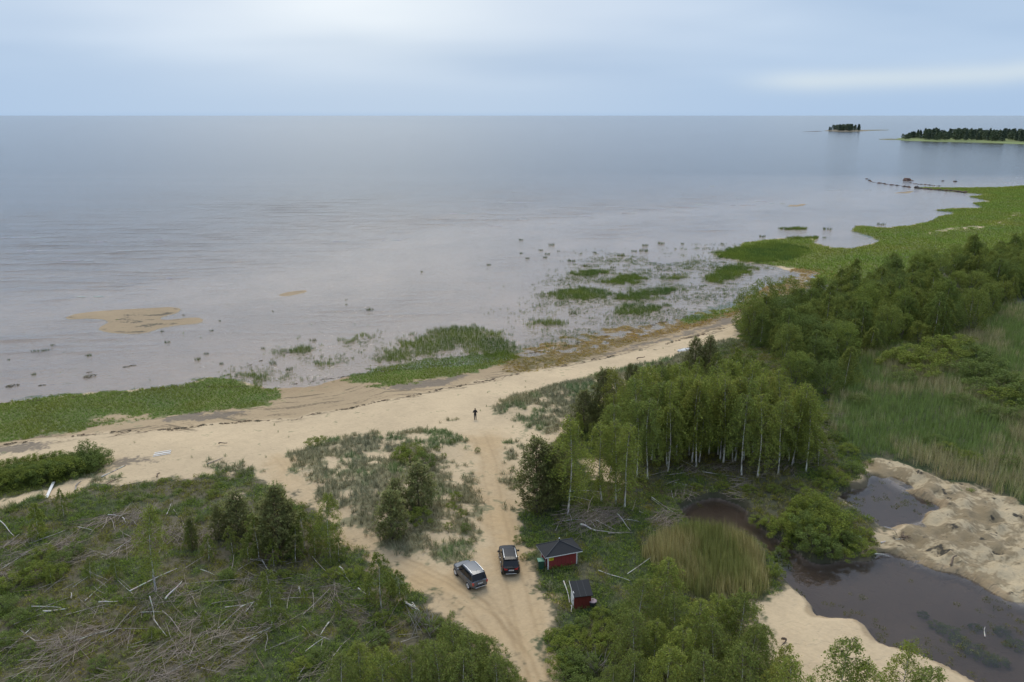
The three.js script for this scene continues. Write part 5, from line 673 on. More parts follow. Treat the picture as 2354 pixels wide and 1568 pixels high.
{
  const fingers = []; for (const s of [-1, 1]) for (let k = 0; k < 4; k++) { const y = 1.14 - k * 0.018, X = s * (0.10 - (k === 0 || k === 3 ? 0.004 : 0)); fingers.push([[X, y, 0.36], [X - s * 0.045, y + 0.006, 0.40], 0.010, 0.0095], [[X - s * 0.045, y + 0.006, 0.40], [X - s * 0.075, y + 0.004, 0.385], 0.0095, 0.008]); if (k === 0) fingers.push([[X + s * 0.005, y + 0.02, 0.34], [X - s * 0.03, y + 0.045, 0.365], 0.012, 0.010]); }
  const arms = [-1, 1].flatMap((s) => [[[s * 0.17, 1.42, 0], [s * 0.29, 1.17, -0.02], 0.055, 0.045], [[s * 0.29, 1.17, -0.02], [s * 0.12, 1.12, 0.30], 0.045, 0.03], [[s * 0.12, 1.12, 0.30], [s * 0.10, 1.115, 0.36], 0.032, 0.036, 0.8]]);
  const legs = [-1, 1].flatMap((s) => [[[s * 0.09, 0.92, 0], [s * 0.105, 0.5, 0.02], 0.085, 0.058], [[s * 0.105, 0.5, 0.02], [s * 0.115, 0.08, -0.01], 0.058, 0.038], [[s * 0.115, 0.05, -0.03], [s * 0.13, 0.04, 0.14], 0.042, 0.034]]);
  const torso = [[[0, 0.95, 0], [0, 1.15, 0], 0.13, 0.125, 0.72], [[0, 1.15, 0], [0, 1.36, 0], 0.13, 0.15, 0.7], [[-0.14, 1.41, 0], [0.14, 1.41, 0], 0.07, 0.07]], neck = [[[0, 1.44, 0], [0, 1.56, 0.015], 0.06, 0.055]];
  const head = [[[0, 1.64, 0.01], [0, 1.67, 0.01], 0.092, 0.098], [[0, 1.575, 0.05], [0, 1.61, 0.045], 0.05, 0.06], [[0, 1.645, 0.10], [0, 1.62, 0.118], 0.014, 0.018], [[-0.095, 1.63, 0.01], [-0.1, 1.655, 0], 0.02, 0.02], [[0.095, 1.63, 0.01], [0.1, 1.655, 0], 0.02, 0.02]];
  const skin = std(0.42, 0.25, 0.17, 0.6), man = new THREE.Mesh(solid([...torso, ...neck, ...head, ...arms, ...legs], [0, 0.9, 0.1], 2.0, 120, 0.025), skin); man.castShadow = true;
  add(man, 'person', 'person in dark jacket and trousers standing on the sand facing the sea', 'person');
  part(man, 'hands', solid([...fingers, ...[-1, 1].map((s) => [[s * 0.115, 1.115, 0.32], [s * 0.10, 1.112, 0.365], 0.03, 0.036, 0.8])], [0, 1.12, 0.34], 0.36, 72, 0.006), skin);
  part(man, 'jacket', solid([...torso.map(([a, b, r, q, f]) => [a, b, r + 0.035, q + 0.03, f]), [[0, 0.84, 0], [0, 0.97, 0], 0.155, 0.16, 0.75], ...arms.filter((_, k) => k % 3 < 2).map(([a, b, r, q]) => [a, b, r + 0.02, q + 0.022]), [[-0.05, 1.5, -0.03], [0.05, 1.5, -0.03], 0.055, 0.055]], [0, 1.15, 0.08], 1.1, 76, 0.03), std(0.018, 0.016, 0.017, 0.85));
  part(man, 'trousers', solid(legs.filter((_, k) => k % 3 < 2).map(([a, b, r, q]) => [a, b, r + 0.018, q + 0.02]).concat([[[-0.05, 0.93, 0], [0.05, 0.93, 0], 0.11, 0.11]]), [0, 0.55, 0], 1.1, 76, 0.02), std(0.03, 0.032, 0.042, 0.9));
  part(man, 'shoes', solid(legs.filter((_, k) => k % 3 === 2).map(([a, b, r, q]) => [a, b, r + 0.012, q + 0.01]), [0, 0.06, 0.05], 0.6, 48, 0.01), std(0.02, 0.018, 0.017, 0.7));
  part(man, 'hair', solid([[[0, 1.675, -0.01], [0, 1.70, 0.0], 0.105, 0.095], [[0, 1.60, -0.04], [0, 1.66, -0.035], 0.072, 0.085]], [0, 1.66, 0], 0.36, 40, 0.02), std(0.10, 0.062, 0.03, 0.8));
  for (const s of [-1, 1]) part(man, 'eye', new THREE.SphereGeometry(0.011, 8, 6).translate(s * 0.034, 1.655, 0.098), std(0.03, 0.025, 0.02, 0.3));
  part(man, 'mouth', box(0.045, 0.008, 0.012, 0, 1.585, 0.108, 0.003), std(0.30, 0.11, 0.09, 0.6));
  const p = G(1092.5, 965); man.position.copy(p); man.rotation.y = Math.PI + 0.12; man.scale.setScalar(0.97);
  const radio = new THREE.Group(); add(radio, 'remote_control', 'small dark remote control held by the person on the sand', 'controller'); part(radio, 'case', new RoundedBoxGeometry(0.17, 0.035, 0.09, 2, 0.012), std(0.04, 0.04, 0.045, 0.5)); part(radio, 'screen', box(0.14, 0.07, 0.008, 0, 0.05, 0.035), std(0.05, 0.06, 0.07, 0.2)); for (const s of [-1, 1]) part(radio, 'stick', new THREE.CylinderGeometry(0.004, 0.004, 0.03, 6).translate(s * 0.05, 0.03, -0.01), std(0.3, 0.3, 0.3, 0.4));
  radio.position.set(0, 1.10, 0.385).applyAxisAngle(new THREE.Vector3(0, 1, 0), Math.PI + 0.12).multiplyScalar(0.97).add(p); radio.rotation.y = Math.PI + 0.12;
}

// ---------------------------------------------------------------- logs, boards, felled trunks
function logGeo(seed, bend, bark) {
  const r = rng(seed), m = new Mesher(), pts = [], rad = []; for (let k = 0; k <= 16; k++) { const t = k / 16; pts.push([t, Math.sin(t * 3.1 + seed) * bend * 0.4, Math.sin(t * 4.3 + seed * 2) * bend]); rad.push(1 - 0.55 * t); }
  // unit log: length along x; the ring radius is given in y and z only
  const cols = bark(r); let prev = null; for (let k = 0; k < pts.length; k++) { const ringv = [], c = cols(); for (let s = 0; s < 7; s++) { const a = s / 7 * 6.283; ringv.push(m.v(pts[k][0], pts[k][1] + Math.cos(a) * rad[k] * (0.9 + 0.2 * r()), pts[k][2] + Math.sin(a) * rad[k] * (0.9 + 0.2 * r()), c)); } if (prev) for (let s = 0; s < 7; s++) { const n = (s + 1) % 7; m.i.push(prev[s], ringv[s], prev[n], prev[n], ringv[s], ringv[n]); } prev = ringv; }
  for (const e of [0, 16]) { const c = m.v(pts[e][0], pts[e][1], pts[e][2], [0.5, 0.37, 0.2]), o = e * 7; for (let s = 0; s < 7; s++) { const n = (s + 1) % 7; e ? m.i.push(c, o + n, o + s) : m.i.push(c, o + s, o + n); } }
  return m.geo();
}
const palest = (r) => () => r() < 0.2 ? [0.2, 0.18, 0.16] : [0.40 + r() * 0.12, 0.375 + r() * 0.12, 0.33 + r() * 0.1], grey = (r) => () => { const v = 0.7 + 0.6 * r(); return [0.27 * v, 0.235 * v, 0.195 * v]; }, brown = (r) => () => { const v = 0.7 + 0.6 * r(); return [0.16 * v, 0.115 * v, 0.08 * v]; };
const LOGS = { pale: [logGeo(1, 0.9, palest), logGeo(2, 1.5, palest), logGeo(3, 0.4, palest)], grey: [logGeo(4, 2, grey), logGeo(5, 3, grey), logGeo(6, 1, grey)], brown: [logGeo(7, 2, brown), logGeo(8, 3.4, brown)] };
function logBetween(a, b, radius, kind, name, label, group) {
  const o = new THREE.Mesh(LOGS[kind][(pr() * LOGS[kind].length) | 0], barkMat), d = b.clone().sub(a), L = d.length(); o.castShadow = o.receiveShadow = true; add(o, name, label, 'log', group); o.position.copy(a); o.scale.set(L, radius, radius); o.quaternion.setFromUnitVectors(new THREE.Vector3(1, 0, 0), d.normalize()); return o;
}
function logPx(u1, v1, u2, v2, radius0, kind, name, label, group, lift = 0.02, tilt = 0) { const radius = radius0 * 0.82, a = G(u1, v1), b = G(u2, v2); a.y += radius + lift; b.y += radius + lift + tilt; return logBetween(a, b, radius, kind, name, label, group); }
// zoomed crops of the photograph used for reading off: (x, y) in the crop to pixels
const Z5 = (x, y) => [0.355 * x, 1011.5 + 0.355 * y], Z6 = (x, y) => [551.7 + 0.394 * x, 950 + 0.394 * y], Z9 = (x, y) => [1165 + 0.2768 * x, 1134 + 0.2768 * y], Z10 = (x, y) => [1686 + 0.3746 * x, 981 + 0.3746 * y], Z7 = (x, y) => [1134 + 0.2932 * x, 766 + 0.2932 * y];
const FELL = ['felled_log', 'bleached thin trunk lying among the felled branches of the clearing', 'felled trunks of the clearing'];
for (const [a, b, c, d, r] of [[840, 1000, 1150, 855, 0.09], [1080, 1055, 1175, 935, 0.1], [60, 1360, 200, 1230, 0.07], [210, 1095, 400, 1100, 0.05], [640, 1075, 770, 1055, 0.07], [700, 1240, 990, 1235, 0.05], [1045, 1120, 1210, 1290, 0.06], [975, 1025, 1000, 1180, 0.07], [880, 1100, 750, 1240, 0.06], [750, 1240, 650, 1320, 0.05], [1300, 850, 1390, 890, 0.05], [1200, 945, 1640, 910, 0.05], [1370, 1080, 1580, 1050, 0.05], [1460, 1100, 1610, 1090, 0.05], [1590, 1130, 1645, 1070, 0.05], [1260, 1120, 1330, 1180, 0.05], [1220, 1010, 1290, 1100, 0.05], [1340, 1430, 1515, 1310, 0.06], [1480, 1460, 1640, 1330, 0.05], [1510, 1340, 1727, 1250, 0.05], [1220, 1420, 1310, 1260, 0.05], [0, 545, 100, 640, 0.07], [20, 715, 130, 630, 0.06], [700, 505, 800, 510, 0.08], [790, 520, 825, 548, 0.07], [840, 530, 900, 570, 0.06], [510, 580, 600, 605, 0.05], [1080, 495, 1110, 425, 0.06], [460, 1010, 470, 1050, 0.05], [430, 1140, 710, 1080, 0.05], [0, 850, 200, 730, 0.05], [30, 690, 350, 640, 0.04], [230, 1320, 540, 1295, 0.04], [900, 1130, 1045, 1130, 0.05], [1000, 1180, 1080, 1290, 0.05], [550, 1050, 720, 900, 0.04], [1120, 1390, 1290, 1280, 0.05], [1300, 1490, 1440, 1520, 0.05], [1640, 1120, 1700, 1000, 0.05], [700, 510, 660, 600, 0.06], [705, 515, 760, 605, 0.06], [1130, 455, 1145, 500, 0.05], [1200, 840, 1330, 770, 0.04], [1620, 790, 1700, 800, 0.06], [0, 960, 60, 940, 0.04], [320, 1500, 480, 1400, 0.04], [860, 1330, 1000, 1300, 0.04]]) logPx(...Z5(a, b), ...Z5(c, d), r, r > 0.065 ? 'pale' : pr() < 0.7 ? 'grey' : 'pale', ...FELL, 0.08 + pr() * 0.2, (pr() - 0.3) * 0.25);
for (const [a, b, c, d, r] of [[60, 860, 150, 880, 0.06], [130, 870, 180, 960, 0.06], [190, 930, 240, 975, 0.05], [330, 945, 420, 965, 0.05], [420, 850, 500, 945, 0.05], [690, 1035, 765, 1085, 0.07], [520, 1235, 470, 1310, 0.08], [50, 1340, 190, 1260, 0.06], [380, 1400, 500, 1325, 0.06], [150, 1300, 160, 1410, 0.05], [230, 1360, 345, 1315, 0.05], [340, 1565, 385, 1460, 0.06], [640, 1125, 780, 1200, 0.05], [480, 1340, 475, 1430, 0.05], [540, 1430, 640, 1330, 0.05], [0, 1150, 80, 1120, 0.06], [30, 1170, 90, 1120, 0.05], [280, 1150, 300, 1020, 0.04], [430, 1040, 425, 1180, 0.04], [0, 985, 90, 985, 0.04], [110, 870, 280, 885, 0.05], [270, 890, 360, 880, 0.04], [0, 1070, 60, 1040, 0.05]]) logPx(...Z6(a, b), ...Z6(c, d), r, r > 0.055 ? 'pale' : 'grey', ...FELL, 0.08 + pr() * 0.2, (pr() - 0.3) * 0.25);
{ const r = rng(404), zone = [[-40, 1230], [200, 1190], [520, 1200], [640, 1310], [900, 1400], [960, 1500], [860, 1568], [-60, 1568]]; let k = 0; while (k < 120) { const u = r() * 1000 - 40, v = 1190 + r() * 380; if (!inside(zone, u, v)) continue; const p = G(u, v), a = (r() < 0.65 ? 0.55 : 2.2) + (r() - 0.5) * 1.3, L = 1.4 + r() * 2.6, q = new THREE.Vector3(p.x + Math.cos(a) * L, 0, p.z - Math.sin(a) * L); q.y = hAt(q.x, q.z) + 0.08 + r() * 0.5; p.y += 0.08 + r() * 0.15; logBetween(p, q, 0.022 + r() * 0.022, r() < 0.15 ? 'pale' : r() < 0.7 ? 'grey' : 'brown', 'felled_branch', 'thin grey branch lying among the felled trunks of the clearing', 'cut branches of the clearing'); k++; } }
logPx(...Z5(280, 1120), ...Z5(445, 1100), 0.14, 'pale', 'felled_log', 'thickest pale felled trunk with a fresh yellow cut end');
{ const a = G(...Z5(1005, 985)), b = a.clone(); b.y += 2.1; logBetween(a, b, 0.09, 'pale', 'tree_stump', 'tall broken birch stump standing upright by the tallest birch of the clearing'); }
for (const [a, b, c, d, r] of [[575, 908, 655, 988, 0.12], [565, 930, 640, 985, 0.10]]) logPx(...Z6(a, b), ...Z6(c, d), r, 'pale', 'cut_log', 'stout white birch log lying by the track edge of the clearing', 'stout birch logs by the track');
logPx(...Z6(345, 1020), ...Z6(365, 1090), 0.12, 'pale', 'cut_log', 'short stout log with a yellow cut end in the clearing');
for (let k = 0; k < 8; k++) logPx(...Z6(946 + k * 9, 1100 + (k % 3) * 14 + k * 2), ...Z6(1015 + k * 5, 1140 + (k % 2) * 12 + k * 3), 0.07, 'pale', 'stacked_log', 'white birch log in the small log pile near the track', 'logs of the log pile', 0.03 + (k % 3) * 0.12);
{ const r = rng(909); for (let k = 0; k < 46; k++) { const p = G(...Z6(985 + r() * 140, 1200 + r() * 110)), a = r() * 6.28, L = 0.9 + r() * 1.1, q = new THREE.Vector3(p.x + Math.cos(a) * L * 0.5, p.y + 0.5 + L * 0.5, p.z + Math.sin(a) * L * 0.5); p.y += r() * 0.4; logBetween(p, q, 0.024 + r() * 0.014, 'grey', 'dead_branch', 'grey leafless branch in the upright brush heap beside the log pile', 'branches of the brush heap'); } }
{ const r = rng(911); for (let k = 0; k < 34; k++) { const b = G(1373 + (r() - 0.5) * 24, 1535 + r() * 14), a = r() * 6.28, L = 0.8 + r() * 1.2, q = new THREE.Vector3(b.x + Math.cos(a) * L * 0.7, b.y + L * 0.8, b.z + Math.sin(a) * L * 0.7); logBetween(b, q, 0.02 + r() * 0.012, 'grey', 'dead_branch', 'grey leafless branch of the dead bush behind the outhouse', 'branches of the dead bush'); } }
// on the open sand
for (let k = 0; k < 4; k++) { const a = G(351 + k * 1.5, 1050 - k * 2.4), b = G(392 + k * 0.6, 1043 - k * 2.2), d = b.clone().sub(a), o = new THREE.Mesh(new RoundedBoxGeometry(1, 0.05, 0.13, 1, 0.01), whitePaint); add(o, 'board', 'long white board lying in the small stack on the sand', 'board', 'stacked white boards'); o.castShadow = true; o.scale.x = d.length(); o.position.copy(a).add(b).multiplyScalar(0.5); o.position.y += 0.04 + (k % 2) * 0.055; o.rotation.y = Math.atan2(-d.z, d.x); }
{ const a = G(106.5, 1146), b = G(124, 1113), d = b.clone().sub(a), o = new THREE.Mesh(new RoundedBoxGeometry(1, 0.09, 0.3, 1, 0.015), whitePaint); add(o, 'plank', 'broad white plank lying on the sand beside the shrub row', 'plank'); o.scale.x = d.length(); o.position.copy(a).add(b).multiplyScalar(0.5); o.position.y += 0.16; o.rotation.set(0, Math.atan2(-d.z, d.x), 0.06); o.castShadow = true; }
logPx(167, 1130, 188, 1111, 0.16, 'grey', 'driftwood', 'thick grey driftwood log beside the broad white plank'); logPx(232.5, 1098.5, 291, 1070, 0.11, 'pale', 'driftwood', 'long pale driftwood trunk bent on the sand by the shrub row'); logPx(476, 1068, 513, 1054, 0.09, 'grey', 'driftwood', 'straight thin driftwood pole alone on open sand'); logPx(241, 1116, 273, 1102, 0.09, 'brown', 'driftwood', 'dark crooked driftwood branch near the edge of the clearing'); logPx(277, 1119, 337, 1107, 0.08, 'grey', 'driftwood', 'long low driftwood log half grown over at the clearing edge'); logPx(357, 1098.5, 369, 1088, 0.11, 'brown', 'driftwood', 'short dark driftwood stub at the clearing edge'); logPx(505, 1026, 519, 1022, 0.14, 'brown', 'driftwood', 'small dark root on the open beach', undefined, 0.1, 0.25); logPx(1466, 830, 1478, 828, 0.16, 'brown', 'driftwood', 'dark upright root on the beach below the dune ridge', undefined, 0.05, 0.7);
logPx(1297, 1343, 1309, 1392, 0.075, 'pale', 'birch_pole', 'long white birch pole lying in the grass beside the outhouse', undefined, 0.25); logPx(1311, 1398, 1316, 1412, 0.07, 'pale', 'birch_pole', 'short white birch pole by the outhouse wall', undefined, 0.2);
{ const o = new THREE.Group(), p = G(1573, 806), m = new Mesher(), ring = []; add(o, 'rowing_boat', 'small white upturned boat on the beach beside the pines', 'boat'); for (let k = 0; k <= 10; k++) { const t = k / 10, w = 0.62 * Math.pow(Math.sin(Math.PI * clamp(t * 0.9 + 0.08)), 0.6), h = 0.42 * (0.75 + 0.25 * Math.sin(Math.PI * t)); ring.push([[t * 3 - 1.5, 0.02, w], [t * 3 - 1.5, h * 0.6, w * 0.85], [t * 3 - 1.5, h, w * 0.4], [t * 3 - 1.5, h + 0.03, 0], [t * 3 - 1.5, h, -w * 0.4], [t * 3 - 1.5, h * 0.6, -w * 0.85], [t * 3 - 1.5, 0.02, -w]]); } void m; part(o, 'hull', loft(ring), whitePaint); part(o, 'keel', box(2.7, 0.05, 0.05, 0, 0.45, 0), std(0.3, 0.25, 0.18)); o.position.copy(p); o.rotation.y = 0.5; }
// slash heap between the birches and the red hut
const HEAP = ['felled_log', 'pale trunk in the slash heap between birches and red hut', 'trunks of the slash heap'];
for (const [a, b, c, d, r] of [[840, 338, 1045, 342, 0.06], [470, 245, 620, 240, 0.05], [625, 195, 660, 290, 0.05], [710, 155, 1000, 240, 0.05], [915, 200, 1035, 330, 0.05], [800, 180, 930, 155, 0.04], [740, 250, 900, 330, 0.04], [690, 250, 745, 310, 0.05], [650, 260, 840, 240, 0.04], [600, 330, 800, 300, 0.04], [700, 200, 800, 110, 0.05], [660, 180, 720, 60, 0.06], [520, 200, 560, 300, 0.04], [470, 250, 530, 290, 0.04], [1000, 240, 1100, 255, 0.04], [1200, 50, 1400, 190, 0.04], [1100, 160, 1160, 190, 0.04], [560, 330, 600, 280, 0.04], [720, 330, 960, 350, 0.04], [400, 330, 460, 240, 0.03]]) logPx(...Z9(a, b), ...Z9(c, d), r * 1.15, pr() < 0.6 ? 'pale' : 'grey', ...HEAP, 0.12 + pr() * 0.25, (pr() - 0.4) * 0.3);
logPx(...Z9(610, 292), ...Z9(745, 318), 0.15, 'pale', 'cut_log', 'thickest white birch log on the slash heap near the red hut', undefined, 0.2);
for (const [a, b, c, d] of [[420, 1285, 680, 1240], [680, 1240, 850, 1255], [610, 1290, 760, 1330], [620, 1310, 700, 1350], [780, 1260, 830, 1310], [640, 1250, 690, 1190], [1230, 1120, 1370, 1100], [1360, 1200, 1450, 1165], [1420, 1180, 1620, 1300], [1620, 1110, 1780, 1165], [1640, 1095, 2000, 1150], [1240, 1310, 1380, 1410], [1395, 1230, 1410, 1310], [1480, 1010, 1570, 1060], [1490, 860, 1700, 890], [960, 1270, 1000, 1230], [1090, 1400, 1115, 1320], [1380, 1120, 1500, 1105], [1540, 1110, 1660, 1080]]) logPx(...Z7(a, b), ...Z7(c, d), 0.055, pr() < 0.6 ? 'pale' : 'grey', 'felled_log', 'thin felled trunk on the dark forest floor below the birches', 'trunks on the forest floor', 0.08 + pr() * 0.15, (pr() - 0.4) * 0.2);
for (const [a, b, c, d] of [[760, 682, 870, 722], [870, 722, 1022, 768], [1000, 712, 1200, 570]]) logPx(...Z9(a, b), ...Z9(c, d), 0.05, 'pale', 'felled_log', 'pale bent birch stem in the high grass between hut and reeds', 'bent stems in the high grass', 0.5);
for (const [a, b, c, d, r, l] of [[845, 850, 920, 836, 0.07, 'white log floating at the edge of the large pond'], [860, 840, 955, 850, 0.05, 'grey log floating beside the white log in the pond'], [900, 715, 1050, 690, 0.08, 'long pale trunk at the end of the sand mounds by the willows'], [1310, 915, 1360, 890, 0.1, 'brown stump lying at the foot of the sand mounds'], [780, 680, 786, 705, 0.08, 'short white stub among the willows of the pond'], [395, 688, 490, 735, 0.05, 'thin dead stem leaning from the willows to the pond'], [290, 1320, 315, 1342, 0.12, 'dark short log lying on the pale sand spit'], [925, 620, 1000, 632, 0.05, 'thin dead branch between willows and sand mounds'], [1525, 1370, 1530, 1310, 0.05, 'thin dead stem standing in the pond']]) { const [u1, v1] = Z10(a, b), [u2, v2] = Z10(c, d), A = G(u1, v1), B = G(u2, v2), y = Math.max(POND_Y, 0); A.y = Math.max(A.y, y) + r; B.y = Math.max(B.y, y) + r; logBetween(A, B, r, l.startsWith('dark') || l.startsWith('brown') ? 'brown' : 'pale', 'fallen_log', l); }
{ const r = rng(515); for (let k = 0; k < 14; k++) { const p = G(...Z10(1030 + r() * 40, 665 + r() * 30)), a = r() * 6.28, L = 0.5 + r() * 0.7; const q = new THREE.Vector3(p.x + Math.cos(a) * L, p.y + 0.15 + r() * 0.4, p.z + Math.sin(a) * L); logBetween(p, q, 0.05, 'brown', 'root', 'dark torn root on the tip of the sand mounds', 'roots on the sand mounds'); } }
// ---------------------------------------------------------------- brushwood
{
  const bundle = (seed) => { const r = rng(seed), m = new Mesher(); for (let k = 0; k < 13; k++) { const a = (r() - 0.5) * 1.9, L = 0.9 + r() * 2.8, x = (r() - 0.5) * 1.6, z = (r() - 0.5) * 1.2, y = 0.04 + r() * 0.35, dy = (r() - 0.4) * 0.5, v = 0.6 + r() * 0.7, c = [0.27 * v, 0.225 * v, 0.18 * v]; m.tube([[x - Math.cos(a) * L / 2, y, z - Math.sin(a) * L / 2], [x, y + 0.06 * r(), z + (r() - 0.5) * 0.2], [x + Math.cos(a) * L / 2, Math.max(0.02, y + dy), z + Math.sin(a) * L / 2]], [0.017, 0.013, 0.005], 3, c); } return m.geo(); };
  const spots = [], r = rng(606), zones = [[[-40, 1270], [60, 1235], [300, 1175], [560, 1200], [500, 1240], [260, 1270], [60, 1330], [-40, 1360]], [[150, 1390], [480, 1330], [760, 1330], [900, 1420], [940, 1530], [700, 1568], [0, 1568], [0, 1500]], [[1300, 1180], [1420, 1175], [1560, 1190], [1540, 1230], [1440, 1245], [1330, 1230]], [[1420, 1070], [1560, 1080], [1880, 1060], [1960, 1090], [1860, 1150], [1560, 1150]], [[1860, 960], [1980, 960], [2000, 1030], [1900, 1050]]], dens = [0.5, 0.24, 0.9, 0.25, 0.3];
  zones.forEach((poly, k) => { const P = poly.map(([u, v]) => W(u, v, 0.9)); grid(-70, 90, -130, -44, 0.8, (x, z, rr) => { if (!inside(P, x, z) || rr() > dens[k] * smooth(0.32, 0.62, nz(x, z, 0.22, 1) * 0.7 + nz(x, z, 0.6, 2) * 0.3)) return; const g = 0.7 + 0.6 * rr(); spots.push({ x, y: hAt(x, z) + 0.03, z, turn: (nz(x, z, 0.09, 0) - 0.5) * 5 + 0.5 + (rr() - 0.5) * 1.8, w: 0.8 + rr() * 0.5, h: 0.8 + rr() * 0.6, c: [g, g * (0.93 + 0.1 * rr()), g * 0.95] }); }); });
  const half = Math.ceil(spots.length / 2); scatter('brushwood', 'tangled grey twigs and cut branches covering the clearing', 'brushwood', bundle(1), barkMat, spots.slice(0, half)); scatter('brushwood', 'tangled grey twigs and cut branches over the forest floor', 'brushwood', bundle(2), barkMat, spots.slice(half)); void r;
}
// ---------------------------------------------------------------- stones and foam in the sea
{
  const rock = (seed) => { const g = new THREE.IcosahedronGeometry(1, 3), p = g.attributes.position; for (let k = 0; k < p.count; k++) { const x = p.getX(k), y = p.getY(k), z = p.getZ(k), s = 0.75 + 0.5 * nz(x * 2 + seed * 9, y * 2 + z * 2.3, 0.7, seed % 3); p.setXYZ(k, x * s, y * s * 0.62, z * s); } g.computeVertexNormals(); return g; };
  const rocks = [rock(1), rock(2), rock(3)], redRock = std(0.12, 0.07, 0.052, 0.9), darkRock = std(0.055, 0.042, 0.036, 0.9), r = rng(313);
  const stone = (u, v, s, mat, label, group) => { const p = G(u, v), o = new THREE.Mesh(rocks[(r() * 3) | 0], mat); add(o, 'boulder', label, 'boulder', group); o.position.set(p.x, Math.max(-0.3, Math.min(p.y, 0.1)) + s * 0.12, p.z); o.scale.set(s, s * (0.7 + 0.4 * r()), s); o.rotation.y = r() * 6.28; };
  stone(2085.5, 416, 2.5, redRock, 'largest reddish boulder in the sea off the marsh point'); stone(2097, 417, 1.0, redRock, 'small reddish boulder close beside the largest boulder'); stone(2195, 419, 1.3, darkRock, 'dark boulder alone in the sea off the marsh'); stone(2167, 418, 1.0, darkRock, 'second dark boulder alone in the sea off the marsh'); stone(2107, 432, 1.5, darkRock, 'dark boulder at the tip of the stony marsh point');
  const row = (pts, n, s, label, group) => { for (let k = 0; k < n; k++) { const f = k / (n - 1) * (pts.length - 1), i = Math.min(pts.length - 2, f | 0), t = f - i; stone(mix(pts[i][0], pts[i + 1][0], t) + (r() - 0.5) * 2, mix(pts[i][1], pts[i + 1][1], t) + (r() - 0.5) * 0.7, s * (0.5 + r()), r() < 0.5 ? redRock : darkRock, label, group); } };
  row([[1990, 413], [2006, 420], [2040, 425], [2075, 429], [2092, 431.5]], 46, 0.75, 'small dark stone in the curved row of stones in the sea', 'stones of the curved row'); row([[2112, 433], [2140, 436], [2175, 438], [2205, 441], [2220, 443]], 40, 0.8, 'small brown stone in the line along the marsh point', 'stones of the marsh point'); row([[2078, 421], [2100, 423], [2128, 425.5], [2160, 428]], 18, 0.6, 'small stone in the faint outer row off the marsh point', 'stones of the outer row');
  const foam = [], streak = (u, v, px, n = 3) => { const [x0, z0] = W(u, v, 0), [x1] = W(u + px, v, 0); for (let k = 0; k < n; k++) { const t = (k + r() * 0.6) / n, x = mix(x0, x1, t), L = Math.abs(x1 - x0) / n; foam.push({ x, y: 0.06 + Math.max(0, seaWave(x, z0)), z: z0 - (x - x0) * 0.10 + (r() - 0.5) * 0.3, turn: 0.08 + (r() - 0.5) * 0.2, w: L * (0.6 + r() * 0.7), h: 1, c: [0.8 + r() * 0.2, 0.82 + r() * 0.18, 0.85 + r() * 0.15] }); } };
  for (const [u, v, p, n] of [[0, 547, 92, 4], [65, 577, 58, 3], [160, 563, 30, 2], [205, 557, 55, 3], [355, 551, 25, 2], [270, 578, 30, 2], [150, 600, 60, 3], [240, 587, 30, 1], [1170, 466, 60, 3], [1190, 502, 30, 2], [1040, 491, 40, 2], [880, 553, 50, 3], [1330, 497, 30, 2], [1385, 476, 40, 2], [1690, 455, 18, 2], [1636, 428, 10, 1], [1895, 437, 60, 4], [1740, 463, 30, 2], [1545, 477, 40, 3], [1480, 482, 60, 3], [2290, 431, 40, 3], [2335, 408, 20, 2], [2310, 420, 30, 3], [2330, 426, 20, 2], [1990, 437, 20, 2], [1600, 470, 40, 2], [1680, 472, 60, 3], [1770, 468, 40, 2], [1120, 520, 40, 2], [760, 555, 40, 2], [1430, 490, 40, 3], [180, 683, 60, 2], [390, 641, 20, 1]]) streak(u, v, p, n);
  const ribbon = new THREE.SphereGeometry(0.5, 12, 6); ribbon.scale(1, 0.12, 1); { const p = ribbon.attributes.position; for (let k = 0; k < p.count; k++) p.setZ(k, p.getZ(k) * 0.075 + Math.sin(p.getX(k) * 9) * 0.02); } ribbon.computeVertexNormals();
  scatter('sea_foam', 'short white lines of foam on the low breaking waves', 'foam', ribbon, std(0.78, 0.79, 0.8, 0.9), foam);
}
